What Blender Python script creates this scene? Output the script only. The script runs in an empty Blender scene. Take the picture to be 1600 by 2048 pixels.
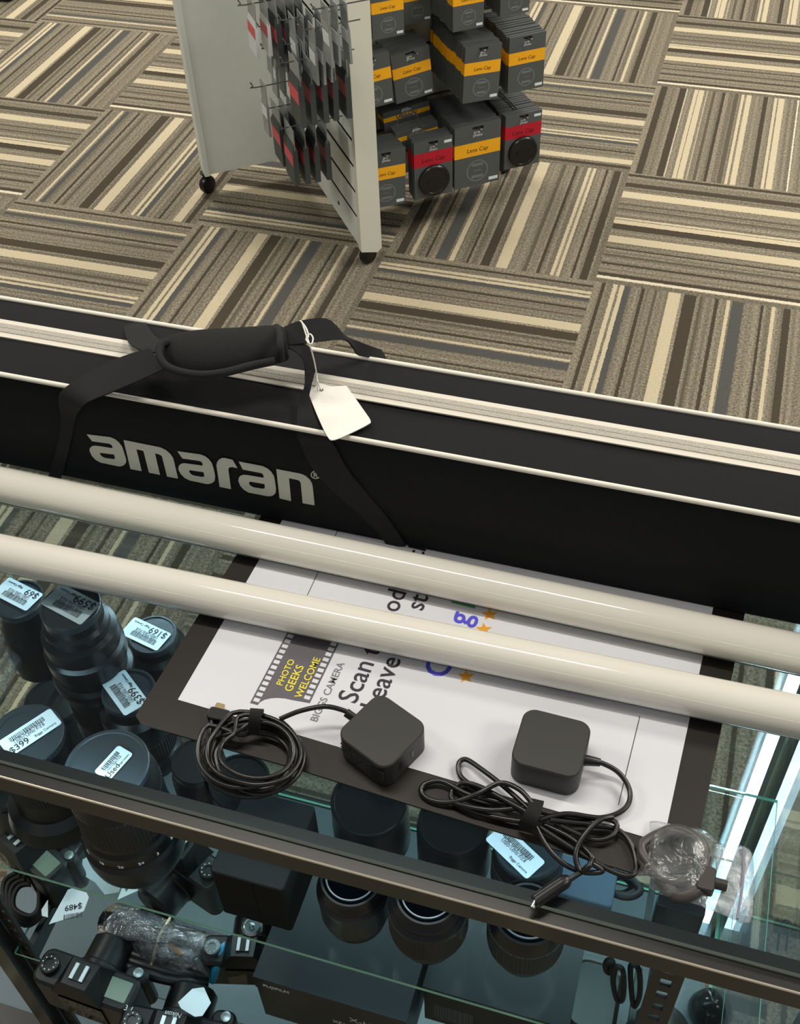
import bpy, bmesh, math, random
from mathutils import Vector, Matrix
random.seed(7)
# ---------------------------------------------------------------- camera
FPX = 2283.36
CAM = Vector((0.30651, -2.71059, 1.86805))
RV = (2.35751862, 0.332801093, -0.176326223)
_th = math.sqrt(sum(a*a for a in RV))
ROT = Matrix.Rotation(_th, 3, Vector(RV))          # world -> camera (x right, y down, z forward)
scn = bpy.context.scene
cd = bpy.data.cameras.new('camera'); co = bpy.data.objects.new('camera', cd)
scn.collection.objects.link(co); scn.camera = co
Rcw = ROT.transposed()
M = Matrix((Rcw.col[0], -Rcw.col[1], -Rcw.col[2])).transposed()
co.matrix_world = Matrix.Translation(CAM) @ M.to_4x4()
cd.sensor_fit = 'VERTICAL'; cd.sensor_height = 24; cd.sensor_width = 24*1600/2048
cd.lens = FPX/2048*24; cd.clip_start = .02; cd.clip_end = 60
# ---------------------------------------------------------------- world, lights, exposure
vs = scn.view_settings
scn.cycles.transparent_max_bounces = 32; scn.cycles.max_bounces = 12
vs.view_transform = 'Standard'; vs.look = 'None'; vs.gamma = 1; vs.exposure = 0.0
try: vs.use_curve_mapping = False
except Exception: pass
w = bpy.data.worlds.new('world'); scn.world = w; w.use_nodes = True
w.node_tree.nodes['Background'].inputs[0].default_value = (.95, .97, 1.0, 1)
w.node_tree.nodes['Background'].inputs[1].default_value = .15
def area(name, loc, sx, sy, power, col, rot=(0, 0, 0)):
    l = bpy.data.lights.new(name, 'AREA'); l.shape = 'RECTANGLE'; l.size = sx; l.size_y = sy
    l.energy = power; l.color = col
    o = bpy.data.objects.new(name, l); scn.collection.objects.link(o); o.location = loc; o.rotation_euler = rot
    return o
WARM = (1.0, .945, .85)
area('ceiling_strip_lamp', (-.30, -1.78, 3.0), 1.2, .05, 22, WARM)
area('ceiling_strip_lamp', (-.1, -6.4, 3.0), 6.0, .16, 30, WARM)
area('ceiling_panel_lamp', (-2.6, 1.6, 3.0), 1.2, 1.2, 92, WARM)
area('ceiling_panel_lamp', (2.6, 1.2, 3.0), 1.2, 1.2, 92, WARM)
area('ceiling_panel_lamp', (1.75, -.5, 3.0), 1.2, .6, 42, WARM)  # no known ceiling panel here, added to brighten the rack's white panels
area('ceiling_panel_lamp', (0.2, 3.2, 3.0), 1.2, 1.2, 70, WARM)
area('ceiling_panel_lamp', (-2.8, -1.9, 3.0), 1.2, .6, 48, WARM)
area('ceiling_panel_lamp', (2.8, -2.0, 3.0), 1.2, .6, 42, WARM)
CYAN = (.62, .90, 1.0)
# the showcase's own LED strips: under the near top rail, and upright in the far right corner
area('showcase_lamp', (.04, -2.262, .914), .86, .006, 1.3, CYAN, (math.radians(38), 0, 0))
area('showcase_lamp', (.0, -1.835, .912), 1.0, .006, 4.2, CYAN, (math.radians(-35), 0, 0))
area('showcase_lamp', (.485, -1.835, .52), .008, .78, 1.1, CYAN, (math.radians(90), 0, math.radians(135)))
# ---------------------------------------------------------------- helpers
def ray(px, py):
    return (Rcw @ Vector(((px-800)/FPX, (py-1024)/FPX, 1)))
def at(px, py, z):
    d = ray(px, py); return CAM + d*((z-CAM.z)/d.z)
def at_y(px, py, Y):
    d = ray(px, py); return CAM + d*((Y-CAM.y)/d.y)
A_ = math.radians(37.9)
U = Vector((math.cos(A_), math.sin(A_), 0)); V = Vector((-math.sin(A_), math.cos(A_), 0))
def at_v(px, py, v):
    d = ray(px, py); P = CAM + d*((v-CAM.dot(V))/d.dot(V)); return P.dot(U), P.z
def at_u(px, py, u):
    d = ray(px, py); P = CAM + d*((u-CAM.dot(U))/d.dot(U)); return P.dot(V), P.z
def uv(u, v, z): return U*u + V*v + Vector((0, 0, z))
COL = scn.collection
def srgb(c):
    return tuple(((x/255)/12.92 if x/255 <= .04045 else ((x/255+.055)/1.055)**2.4) for x in c)
MATS = {}
def mat(name, c, rough=.5, metal=0, noise=0., nscale=400, bump=0., bscale=600, emit=None, es=0, spec=.5, coat=0, trans=0, alpha=1):
    if name in MATS: return MATS[name]
    m = bpy.data.materials.new(name); m.use_nodes = True; nt = m.node_tree; b = nt.nodes['Principled BSDF']
    c = srgb(c)
    b.inputs['Base Color'].default_value = (*c, 1); b.inputs['Roughness'].default_value = rough
    b.inputs['Metallic'].default_value = metal; b.inputs['Specular IOR Level'].default_value = spec
    b.inputs['Coat Weight'].default_value = coat; b.inputs['Transmission Weight'].default_value = trans
    b.inputs['Alpha'].default_value = alpha
    if noise or bump:
        tc = nt.nodes.new('ShaderNodeTexCoord')
    if noise:
        n = nt.nodes.new('ShaderNodeTexNoise'); n.inputs['Scale'].default_value = nscale; n.inputs['Detail'].default_value = 3
        nt.links.new(tc.outputs['Object'], n.inputs['Vector'])
        r = nt.nodes.new('ShaderNodeMapRange'); r.inputs[1].default_value = .3; r.inputs[2].default_value = .7
        r.inputs[3].default_value = 1-noise; r.inputs[4].default_value = 1+noise
        nt.links.new(n.outputs[0], r.inputs[0])
        mx = nt.nodes.new('ShaderNodeVectorMath'); mx.operation = 'SCALE'; mx.inputs[0].default_value = c
        nt.links.new(r.outputs[0], mx.inputs['Scale']); nt.links.new(mx.outputs[0], b.inputs['Base Color'])
    if bump:
        n2 = nt.nodes.new('ShaderNodeTexNoise'); n2.inputs['Scale'].default_value = bscale
        nt.links.new(tc.outputs['Object'], n2.inputs['Vector'])
        bp = nt.nodes.new('ShaderNodeBump'); bp.inputs['Strength'].default_value = bump; bp.inputs['Distance'].default_value = .002
        nt.links.new(n2.outputs[0], bp.inputs['Height']); nt.links.new(bp.outputs[0], b.inputs['Normal'])
    if emit:
        b.inputs['Emission Color'].default_value = (*srgb(emit), 1); b.inputs['Emission Strength'].default_value = es
    MATS[name] = m; return m
def glass_mat(name, tint, refl=1.0, rough=0.0, frost=0.0, bstr=.9, nsc=70):
    """thin clear sheet: lets light straight through, mirrors by Fresnel"""
    m = bpy.data.materials.new(name); m.use_nodes = True; nt = m.node_tree
    nt.nodes.remove(nt.nodes['Principled BSDF']); out = nt.nodes['Material Output']
    t = nt.nodes.new('ShaderNodeBsdfTransparent'); t.inputs[0].default_value = (*tint, 1)
    g = nt.nodes.new('ShaderNodeBsdfGlossy'); g.inputs['Roughness'].default_value = rough
    f = nt.nodes.new('ShaderNodeFresnel')
    # thin sheet: same air-to-glass reflectance seen from either side
    ge = nt.nodes.new('ShaderNodeNewGeometry'); ir = nt.nodes.new('ShaderNodeMapRange')
    ir.inputs[3].default_value = 1.45; ir.inputs[4].default_value = 1/1.45
    nt.links.new(ge.outputs['Backfacing'], ir.inputs[0]); nt.links.new(ir.outputs[0], f.inputs[0])
    mu = nt.nodes.new('ShaderNodeMath'); mu.operation = 'MULTIPLY'; mu.inputs[1].default_value = refl; mu.use_clamp = True
    nt.links.new(f.outputs[0], mu.inputs[0])
    mx = nt.nodes.new('ShaderNodeMixShader')
    nt.links.new(mu.outputs[0], mx.inputs[0]); nt.links.new(g.outputs[0], mx.inputs[2])
    if frost:
        d = nt.nodes.new('ShaderNodeBsdfDiffuse'); d.inputs[0].default_value = (.8, .84, .86, 1)
        m2 = nt.nodes.new('ShaderNodeMixShader')
        tc = nt.nodes.new('ShaderNodeTexCoord'); n = nt.nodes.new('ShaderNodeTexNoise'); n.inputs['Scale'].default_value = nsc
        n.inputs['Detail'].default_value = 4; n.inputs['Distortion'].default_value = 1.5
        nt.links.new(tc.outputs['Object'], n.inputs['Vector'])
        r = nt.nodes.new('ShaderNodeMapRange'); r.inputs[1].default_value = .35; r.inputs[2].default_value = .75
        r.inputs[3].default_value = frost*.3; r.inputs[4].default_value = frost*1.8
        nt.links.new(n.outputs[0], r.inputs[0]); nt.links.new(r.outputs[0], m2.inputs[0])
        bp = nt.nodes.new('ShaderNodeBump'); bp.inputs['Strength'].default_value = bstr; bp.inputs['Distance'].default_value = .004
        nt.links.new(n.outputs[0], bp.inputs['Height']); nt.links.new(bp.outputs[0], g.inputs['Normal'])
        nt.links.new(t.outputs[0], m2.inputs[1]); nt.links.new(d.outputs[0], m2.inputs[2]); nt.links.new(m2.outputs[0], mx.inputs[1])
    else:
        nt.links.new(t.outputs[0], mx.inputs[1])
    nt.links.new(mx.outputs[0], out.inputs[0]); MATS[name] = m; return m
def tag(o, label=None, cat=None, group=None, kind=None):
    if label: o['label'] = label
    if cat: o['category'] = cat
    if group: o['group'] = group
    if kind: o['kind'] = kind
    return o
def empty(name, label, cat, loc=(0, 0, 0), rz=0, group=None):
    o = bpy.data.objects.new(name, None); o.empty_display_size = .02; COL.objects.link(o)
    o.location = loc; o.rotation_euler = (0, 0, rz)
    return tag(o, label, cat, group)
PEND = []
class MB:
    def __init__(s): s.v = []; s.f = []; s.m = []
    def add(s, vs_, fs, mi=0):
        b = len(s.v); s.v += [tuple(v) for v in vs_]; s.f += [tuple(i+b for i in f) for f in fs]; s.m += [mi]*len(fs); return s
    def box(s, x0, y0, z0, x1, y1, z1, mi=0, bev=0, R=None):
        if bev:
            return s.rbox(x0, y0, z0, x1, y1, z1, bev, mi, 3, R)
        vs_ = [(x0,y0,z0),(x1,y0,z0),(x1,y1,z0),(x0,y1,z0),(x0,y0,z1),(x1,y0,z1),(x1,y1,z1),(x0,y1,z1)]
        if R is not None: vs_ = [R @ Vector(v) for v in vs_]
        return s.add(vs_, [(0,3,2,1),(4,5,6,7),(0,1,5,4),(1,2,6,5),(2,3,7,6),(3,0,4,7)], mi)
    def rbox(s, x0, y0, z0, x1, y1, z1, r, mi=0, n=4, R=None, c=None):
        """vertical-edge rounded box with a small chamfer c on top and bottom"""
        c = min(r*.3, (z1-z0)*.25) if c is None else c
        def ring(off, z):
            pts = []; rr = max(r-off, 1e-4)
            for (cx, cy, a0) in ((x1-r, y1-r, 0), (x0+r, y1-r, 90), (x0+r, y0+r, 180), (x1-r, y0+r, 270)):
                for k in range(n+1):
                    a = math.radians(a0+90*k/n); pts.append((cx+rr*math.cos(a), cy+rr*math.sin(a), z))
            return pts
        rings = [ring(c, z0), ring(0, z0+c), ring(0, z1-c), ring(c, z1)]
        N = len(rings[0]); vs_ = [p for q in rings for p in q]
        if R is not None: vs_ = [R @ Vector(v) for v in vs_]
        fs = [tuple(range(N))[::-1], tuple(range(3*N, 4*N))]
        for k in range(3):
            for i in range(N): fs.append((k*N+i, k*N+(i+1) % N, (k+1)*N+(i+1) % N, (k+1)*N+i))
        return s.add(vs_, fs, mi)
    def lathe(s, prof, seg=40, c=(0, 0, 0), mi=0, knurl=None, R=None, caps=True):
        """prof [(r,z)...]; knurl {index: depth} alternates radius around"""
        vs_ = []; fs = []
        for k, (r, z) in enumerate(prof):
            for i in range(seg):
                a = 2*math.pi*i/seg; rr = r - ((knurl or {}).get(k, 0) if i % 2 else 0)
                v = Vector((rr*math.cos(a), rr*math.sin(a), z))
                if R is not None: v = R @ v
                vs_.append(v+Vector(c))
        for k in range(len(prof)-1):
            for i in range(seg):
                fs.append((k*seg+i, k*seg+(i+1) % seg, (k+1)*seg+(i+1) % seg, (k+1)*seg+i))
        if caps:
            fs.append(tuple(range(seg))[::-1]); fs.append(tuple(range((len(prof)-1)*seg, len(prof)*seg)))
        return s.add(vs_, fs, mi)
    def poly(s, pts, h, mi=0, R=None):
        """prism: pts list of 3D points (planar), extruded by vector h"""
        h = Vector(h); n = len(pts); P = [Vector(p) for p in pts]
        vs_ = P + [p+h for p in P]
        fs = [tuple(range(n))[::-1], tuple(range(n, 2*n))] + [(i, (i+1) % n, n+(i+1) % n, n+i) for i in range(n)]
        return s.add(vs_, fs, mi)
    def tube(s, pts, r, seg=8, mi=0, closed=False, smooth=4, rf=None):
        P = [Vector(p) for p in pts]
        if smooth: P = catmull(P, smooth, closed)
        n = len(P); vs_ = []; fs = []; up = Vector((0, 0, 1)); prev = None
        for i, p in enumerate(P):
            a = P[(i-1) % n] if (closed or i) else P[i]; b = P[(i+1) % n] if (closed or i < n-1) else P[i]
            t = (b-a); t = t.normalized() if t.length > 1e-9 else Vector((1, 0, 0))
            if prev is None:
                e = up if abs(t.dot(up)) < .9 else Vector((0, 1, 0)); nn = (e - t*e.dot(t)).normalized()
            else:
                nn = prev - t*prev.dot(t); nn = nn.normalized() if nn.length > 1e-6 else prev
            prev = nn; bb = t.cross(nn); rr = r*(rf(i/(n-1)) if rf else 1)
            for k in range(seg):
                an = 2*math.pi*k/seg; vs_.append(p + nn*(rr*math.cos(an)) + bb*(rr*math.sin(an)))
        for i in range(n if closed else n-1):
            for k in range(seg):
                j = (i+1) % n; fs.append((i*seg+k, i*seg+(k+1) % seg, j*seg+(k+1) % seg, j*seg+k))
        if not closed:
            fs.append(tuple(range(seg))[::-1]); fs.append(tuple(range((n-1)*seg, n*seg)))
        return s.add(vs_, fs, mi)
    def ribbon(s, L, Rr, th=.0016, mi=0, smooth=5):
        """strap between two edge curves (3D points), thickness th"""
        L = catmull([Vector(p) for p in L], smooth); Rr = catmull([Vector(p) for p in Rr], smooth); n = len(L); vs_ = []; fs = []
        for i in range(n):
            a = (L[min(i+1, n-1)]-L[max(i-1, 0)]); b = Rr[i]-L[i]; nn = a.cross(b)
            nn = nn.normalized() if nn.length > 1e-9 else Vector((0, 0, 1))
            vs_ += [L[i]+nn*th/2, Rr[i]+nn*th/2, Rr[i]-nn*th/2, L[i]-nn*th/2]
        for i in range(n-1):
            for k in range(4): fs.append((i*4+k, i*4+(k+1) % 4, (i+1)*4+(k+1) % 4, (i+1)*4+k))
        fs += [(3, 2, 1, 0), tuple(range((n-1)*4, n*4))]
        return s.add(vs_, fs, mi)
    def build(s, name, mats, parent=None, smooth=None, loc=None, rot=None):
        me = bpy.data.meshes.new(name); me.from_pydata(s.v, [], s.f); me.update()
        if not isinstance(mats, (list, tuple)): mats = [mats]
        for m in mats: me.materials.append(m)
        for p, mi in zip(me.polygons, s.m): p.material_index = mi
        bm = bmesh.new(); bm.from_mesh(me); bmesh.ops.recalc_face_normals(bm, faces=bm.faces)
        if smooth:
            for f in bm.faces: f.smooth = True
            for e in bm.edges:
                if len(e.link_faces) == 2 and e.calc_face_angle(0) > math.radians(smooth): e.smooth = False
        bm.to_mesh(me); bm.free()
        o = bpy.data.objects.new(name, me); COL.objects.link(o)
        if parent is not None: o.parent = parent
        if loc is not None: o.location = loc
        if rot is not None: o.rotation_euler = rot
        return o
def catmull(P, k, closed=False):
    n = len(P); out = []
    if n < 3: return P
    rng = range(n) if closed else range(n-1)
    for i in rng:
        p0 = P[(i-1) % n] if closed else P[max(i-1, 0)]; p1 = P[i]; p2 = P[(i+1) % n]
        p3 = P[(i+2) % n] if closed else P[min(i+2, n-1)]
        for j in range(k):
            t = j/k; out.append(.5*((2*p1)+(p2-p0)*t+(2*p0-5*p1+4*p2-p3)*t*t+(3*p1-p0-3*p2+p3)*t**3))
    if not closed: out.append(P[-1])
    return out
def text_mesh(txt, size=1., extrude=0.0, align='LEFT', shear=0., bold=0., space=1.):
    c = bpy.data.curves.new('t', 'FONT'); c.body = txt; c.size = size; c.extrude = extrude; c.align_x = align
    c.shear = shear; c.offset = bold; c.space_character = space; c.resolution_u = 3
    o = bpy.data.objects.new('t', c); COL.objects.link(o)
    dg = bpy.context.evaluated_depsgraph_get(); me = bpy.data.meshes.new_from_object(o.evaluated_get(dg))
    bpy.data.objects.remove(o); bpy.data.curves.remove(c); return me
def text_on(name, txt, m, P0, xd, yd, width=None, size=None, parent=None, align='LEFT', shear=0., bold=0., th=.0003, center=False, asp=1.):
    """flat lettering starting at P0, reading along xd with letter tops towards yd"""
    me = text_mesh(txt, 1., .5, align, shear, bold)
    xs = [v.co.x for v in me.vertices]; ys = [v.co.y for v in me.vertices]; x0 = min(xs); W = max(xs)-x0
    s = size if size else width/W
    sy = s*asp; xd = Vector(xd).normalized(); yd = Vector(yd).normalized(); nz = xd.cross(yd).normalized(); P0 = Vector(P0)
    if center: x0 = (max(xs)+min(xs))/2
    for v in me.vertices:
        v.co = P0 + xd*((v.co.x-x0)*s) + yd*(v.co.y*sy) + nz*((v.co.z+.5)*th)
    me.name = name; me.materials.clear(); me.materials.append(m)
    o = bpy.data.objects.new(name, me); COL.objects.link(o)
    if parent is not None: o.parent = parent; o.matrix_parent_inverse = Matrix.Identity(4)
    return o
def copy_tree(o, parent=None):
    c = o.copy(); COL.objects.link(c)
    if parent is not None: c.parent = parent
    for ch in o.children: copy_tree(ch, c)
    return c
# ---------------------------------------------------------------- shared materials
satin_black = mat('satin_black', (16, 16, 17), .35)
gloss_black = mat('gloss_black', (14, 13, 12), .10, spec=.6)
rubber = mat('rubber', (20, 20, 21), .6, bump=.2, bscale=2000)
chrome = mat('chrome', (205, 210, 212), .22, 1)
silver_paint = mat('silver_paint', (150, 155, 158), .35, .6)
white_lacquer = mat('white_lacquer', (228, 232, 224), .38, noise=.02, nscale=30)
paper_white = mat('paper_white', (218, 219, 225), .35, noise=.02, nscale=900)
label_white = mat('label_white', (222, 232, 236), .5)
ink = mat('ink', (30, 30, 36), .6)
white_ink = mat('white_ink', (225, 228, 228), .6)
glass_clear = glass_mat('glass_clear', (.815, .865, .88), .7); shelf_glass = glass_mat('shelf_glass', (.93, .97, .96), .7)
glass_edge = mat('glass_edge', (150, 225, 198), .2); top_edge = mat('top_edge', (190, 206, 190), .3)
# ---------------------------------------------------------------- FLOOR: carpet tiles
def carpet(name, stripes):
    m = bpy.data.materials.new(name); m.use_nodes = True; nt = m.node_tree; b = nt.nodes['Principled BSDF']
    b.inputs['Roughness'].default_value = .95; b.inputs['Specular IOR Level'].default_value = .1
    C_ = {'B': (197, 184, 155), 'D': (74, 67, 56), 'S': (84, 84, 80), 'F': (94, 87, 74), 'M': (134, 126, 109), 'W': (216, 206, 182)}
    uvn = nt.nodes.new('ShaderNodeUVMap'); uvn.uv_map = 'pattern'
    tc = nt.nodes.new('ShaderNodeTexCoord')
    sep = nt.nodes.new('ShaderNodeSeparateXYZ'); nt.links.new(uvn.outputs[0], sep.inputs[0])
    # stripe borders waver by a few yarns
    nw = nt.nodes.new('ShaderNodeTexNoise'); nw.inputs['Scale'].default_value = 160; nt.links.new(tc.outputs['Object'], nw.inputs['Vector'])
    wv = nt.nodes.new('ShaderNodeMath'); wv.operation = 'MULTIPLY_ADD'; wv.inputs[1].default_value = .010; wv.inputs[2].default_value = -.005
    nt.links.new(nw.outputs[0], wv.inputs[0])
    ad = nt.nodes.new('ShaderNodeMath'); ad.operation = 'ADD'; nt.links.new(sep.outputs[0], ad.inputs[0]); nt.links.new(wv.outputs[0], ad.inputs[1])
    rp = nt.nodes.new('ShaderNodeValToRGB'); rp.color_ramp.interpolation = 'CONSTANT'
    els = rp.color_ramp.elements
    els[0].position = 0; els[0].color = (*srgb(C_['M']), 0); els.remove(els[1])
    last = 0
    for (a, b_, k) in stripes:
        e = els.new(a); e.color = (*srgb(C_[k]), 1)
        e = els.new(b_); e.color = (*srgb(C_['M']), 0)
    # remove the gap stop when two stripes touch
    nt.links.new(ad.outputs[0], rp.inputs[0])
    n1 = nt.nodes.new('ShaderNodeTexNoise'); n1.inputs['Scale'].default_value = 165; n1.inputs['Detail'].default_value = 4; n1.inputs['Roughness'].default_value = .7
    nt.links.new(tc.outputs['Object'], n1.inputs['Vector'])
    ra = nt.nodes.new('ShaderNodeMapRange'); ra.inputs[1].default_value = .32; ra.inputs[2].default_value = .68; ra.inputs[3].default_value = .36; ra.inputs[4].default_value = 1.5
    rb = nt.nodes.new('ShaderNodeMapRange'); rb.inputs[1].default_value = .3; rb.inputs[2].default_value = .7; rb.inputs[3].default_value = .88; rb.inputs[4].default_value = 1.12
    nt.links.new(n1.outputs[0], ra.inputs[0]); nt.links.new(n1.outputs[0], rb.inputs[0])
    # yarn lines: tone varies across the stripe direction only
    n3 = nt.nodes.new('ShaderNodeTexNoise'); n3.noise_dimensions = '1D'; n3.inputs['Scale'].default_value = 34; n3.inputs['Detail'].default_value = 1
    nt.links.new(ad.outputs[0], n3.inputs['W'])
    rc_ = nt.nodes.new('ShaderNodeMapRange'); rc_.inputs[1].default_value = .35; rc_.inputs[2].default_value = .65; rc_.inputs[3].default_value = .74; rc_.inputs[4].default_value = 1.16
    nt.links.new(n3.outputs[0], rc_.inputs[0])
    my = nt.nodes.new('ShaderNodeMath'); my.operation = 'MULTIPLY'; nt.links.new(ra.outputs[0], my.inputs[0]); nt.links.new(rc_.outputs[0], my.inputs[1])
    mf = nt.nodes.new('ShaderNodeMix'); nt.links.new(rp.outputs[1], mf.inputs[0]); nt.links.new(my.outputs[0], mf.inputs[2]); nt.links.new(rb.outputs[0], mf.inputs[3])
    sc = nt.nodes.new('ShaderNodeVectorMath'); sc.operation = 'SCALE'; nt.links.new(rp.outputs[0], sc.inputs[0]); nt.links.new(mf.outputs[0], sc.inputs['Scale'])
    nt.links.new(sc.outputs[0], b.inputs['Base Color'])
    bp = nt.nodes.new('ShaderNodeBump'); bp.inputs['Strength'].default_value = .35; bp.inputs['Distance'].default_value = .003
    nt.links.new(n1.outputs[0], bp.inputs['Height']); nt.links.new(bp.outputs[0], b.inputs['Normal'])
    return m
P1 = [(.033,.048,'D'),(.083,.102,'B'),(.116,.135,'B'),(.1352,.162,'S'),(.213,.228,'D'),(.27,.285,'F'),(.335,.387,'B'),(.404,.46,'D'),(.474,.487,'F'),(.54,.557,'D'),(.591,.609,'B'),(.617,.665,'S'),(.74,.752,'D'),(.787,.803,'B'),(.838,.868,'D')]
P2 = [(.03,.045,'D'),(.095,.112,'B'),(.125,.15,'S'),(.2,.215,'D'),(.25,.262,'F'),(.345,.40,'D'),(.43,.49,'B'),(.53,.55,'F'),(.58,.592,'D'),(.64,.658,'B'),(.672,.69,'B'),(.6902,.72,'S'),(.79,.805,'D'),(.872,.92,'B'),(.94,.965,'D')]
P3 = [(.03,.065,'D'),(.135,.17,'D'),(.175,.179,'W'),(.215,.235,'B'),(.241,.272,'B'),(.286,.291,'B'),(.32,.335,'F'),(.375,.39,'D'),(.44,.462,'F'),(.478,.495,'B'),(.507,.533,'B'),(.60,.625,'D'),(.66,.675,'B'),(.68,.712,'B'),(.785,.79,'W')]
P4 = [(.01,.035,'D'),(.10,.14,'D'),(.185,.245,'B'),(.30,.315,'F'),(.345,.36,'F'),(.43,.447,'B'),(.457,.49,'B'),(.492,.54,'D'),(.60,.66,'B'),(.70,.712,'D'),(.76,.775,'F'),(.83,.845,'D'),(.915,.94,'D'),(.945,.962,'W')]
P5 = [(.04,.085,'D'),(.113,.13,'B'),(.185,.197,'D'),(.235,.29,'S'),(.303,.325,'B'),(.383,.396,'D'),(.455,.50,'D'),(.53,.585,'B'),(.66,.675,'F'),(.72,.735,'D'),(.787,.803,'B'),(.815,.832,'B'),(.88,.893,'D'),(.925,.96,'D')]
CM = [carpet('carpet_a', P1), carpet('carpet_b', P2), carpet('carpet_c', P3), carpet('carpet_d', P4), carpet('carpet_e', P5)]
TS = .61
TILE = {(0,0):(0,0),(-1,0):(0,0),(-2,0):(0,0),(-3,0):(1,0),(0,-1):(3,0),(-1,-1):(4,0),(-2,-1):(0,1),(-3,-1):(1,0),(-4,-1):(3,0),
        (0,-2):(2,0),(-1,-2):(1,0),(-3,-2):(3,0),(-4,-2):(0,0),(-5,-2):(3,0),(0,-3):(3,0),(-1,-3):(0,0),(-4,-3):(1,1),(0,-4):(2,0),(-1,-4):(3,0)}
rt = random.Random(3)
def build_floor():
    me = bpy.data.meshes.new('floor'); vs_ = []; fs = []; uvs = []; ms = []
    for i in range(-9, 8):
        for j in range(-8, 8):
            pk, fl = TILE.get((i, j), (rt.choice([0, 1, 3, 4]), rt.choice([0, 0, 1])))
            x0, x1 = i*TS, (i+1)*TS; y1, y0 = -j*TS, -(j+1)*TS; b = len(vs_)
            vs_ += [(x0,y0,0),(x1,y0,0),(x1,y1,0),(x0,y1,0)]; fs.append((b,b+1,b+2,b+3)); ms.append(pk)
            if (i+j) % 2 == 0: c = [0, 1, 1, 0]       # stripes run away from us, pattern goes left to right
            else: c = [1, 1, 0, 0]                    # stripes run across, pattern goes far to near
            if fl: c = [1-k for k in c]
            uvs += [(k, 0) for k in c]
    me.from_pydata(vs_, [], fs); ul = me.uv_layers.new(name='pattern')
    for k, l in enumerate(ul.data): l.uv = uvs[k]
    for m in CM: me.materials.append(m)
    for p, k in zip(me.polygons, ms): p.material_index = k
    o = bpy.data.objects.new('floor', me); COL.objects.link(o); tag(o, kind='structure'); o['label'] = 'carpet tiles with beige, brown and grey stripes turned in alternate directions'
build_floor()
# ---------------------------------------------------------------- DISPLAY RACK
slat_dark = mat('slat_groove', (9, 9, 9), .9, spec=.1)
slat_tan = mat('slat_tan', (150, 146, 128), .5)
brownm = mat('groove_brown', (70, 48, 28), .6)
rack = empty('display_rack', 'white panelled merchandising rack on castors standing on the striped carpet', 'display rack', uv(-.55, .62, 0))
RI = Matrix.Translation(uv(-.55, .62, 0)).inverted()
def rbuild(mb, name, m, smooth=None):
    mb.v = [tuple(RI @ Vector(v)) for v in mb.v]; return mb.build(name, m, rack, smooth)
def pbox(mb, u0, u1, v0, v1, z0, z1, mi=0):
    P = [uv(u, v, z) for z in (z0, z1) for (u, v) in ((u0, v0), (u1, v0), (u1, v1), (u0, v1))]
    mb.add(P, [(0,3,2,1),(4,5,6,7),(0,1,5,4),(1,2,6,5),(2,3,7,6),(3,0,4,7)], mi)
ZT = 1.32
mb = MB(); pbox(mb, -.871, -.578, .892, .932, .07, ZT); o = rbuild(mb, 'plain_panel', white_lacquer)
mb = MB(); pbox(mb, -.886, -.8712, .886, .938, .068, ZT); rbuild(mb, 'edge_trim', white_lacquer)
# slatted wing facing left: boards with dark grooves between them
mb = MB(); pbox(mb, -.5765, -.5235, .332, .932, .07, ZT, 1)
z = .07; zb = .07
for k in range(18):
    z1 = min(.088+.0765*(k+1)-.011, ZT)
    if z1 <= zb: break
    pbox(mb, -.5785, -.5765, .332, .892, zb, z1, 0); pbox(mb, -.5235, -.5215, .332, .60, zb, z1, 0); zb = z1+.011
rbuild(mb, 'slatted_panel', [white_lacquer, slat_dark])
mb = MB()
mb.add([uv(-.580, .310, .062), uv(-.532, .310, .05), uv(-.519, .310, .062), uv(-.519, .310, ZT), uv(-.580, .310, ZT),
        uv(-.580, .332, .062), uv(-.532, .332, .05), uv(-.519, .332, .062), uv(-.519, .332, ZT), uv(-.580, .332, ZT)],
       [(0,1,2,3,4), (9,8,7,6,5), (0,1,6,5), (1,2,7,6), (2,3,8,7), (3,4,9,8), (4,0,5,9)])
rbuild(mb, 'end_trim', mat('cream_trim', (226, 224, 208), .4))
mb = MB(); mb.lathe([(.006, 0), (.006, .001)], 12, (0, 0, 0), 0, R=Matrix.Rotation(A_, 3, 'Z') @ Matrix.Rotation(-math.pi/2, 3, 'Y'))
mb.v = [tuple(Vector(v)+uv(-.579, .50, .115)) for v in mb.v]; rbuild(mb, 'screw_cap', satin_black)
# wing facing us, tan boards
mb = MB(); pbox(mb, -.52, .045, .632, .66, .09, ZT, 1); zb = .09
for k in range(18):
    z1 = min(.095+.0765*(k+1)-.012, ZT)
    if z1 <= zb: break
    pbox(mb, -.52, .045, .62, .632, zb, z1, 0); zb = z1+.012
rbuild(mb, 'slatted_panel', [slat_tan, brownm])
for (u, v) in ((-.878, .915), (-.55, .345), (-.55, .905), (.02, .645)):
    mb = MB(); Rz = Matrix.Rotation(math.radians(60), 3, 'Z') @ Matrix.Rotation(math.pi/2, 3, 'X')
    c = uv(u, v, .028)
    mb.lathe([(.010, -.013), (.024, -.011), (.028, -.004), (.028, .004), (.024, .011), (.010, .013)], 24, c, 0, R=Rz)
    mb.lathe([(.009, 0), (.012, .012), (.018, .018), (.018, .022)], 16, uv(u, v, .048)); rbuild(mb, 'caster', satin_black, 40)
hook_m = mat('hook_steel', (120, 118, 118), .35, .8)
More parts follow.
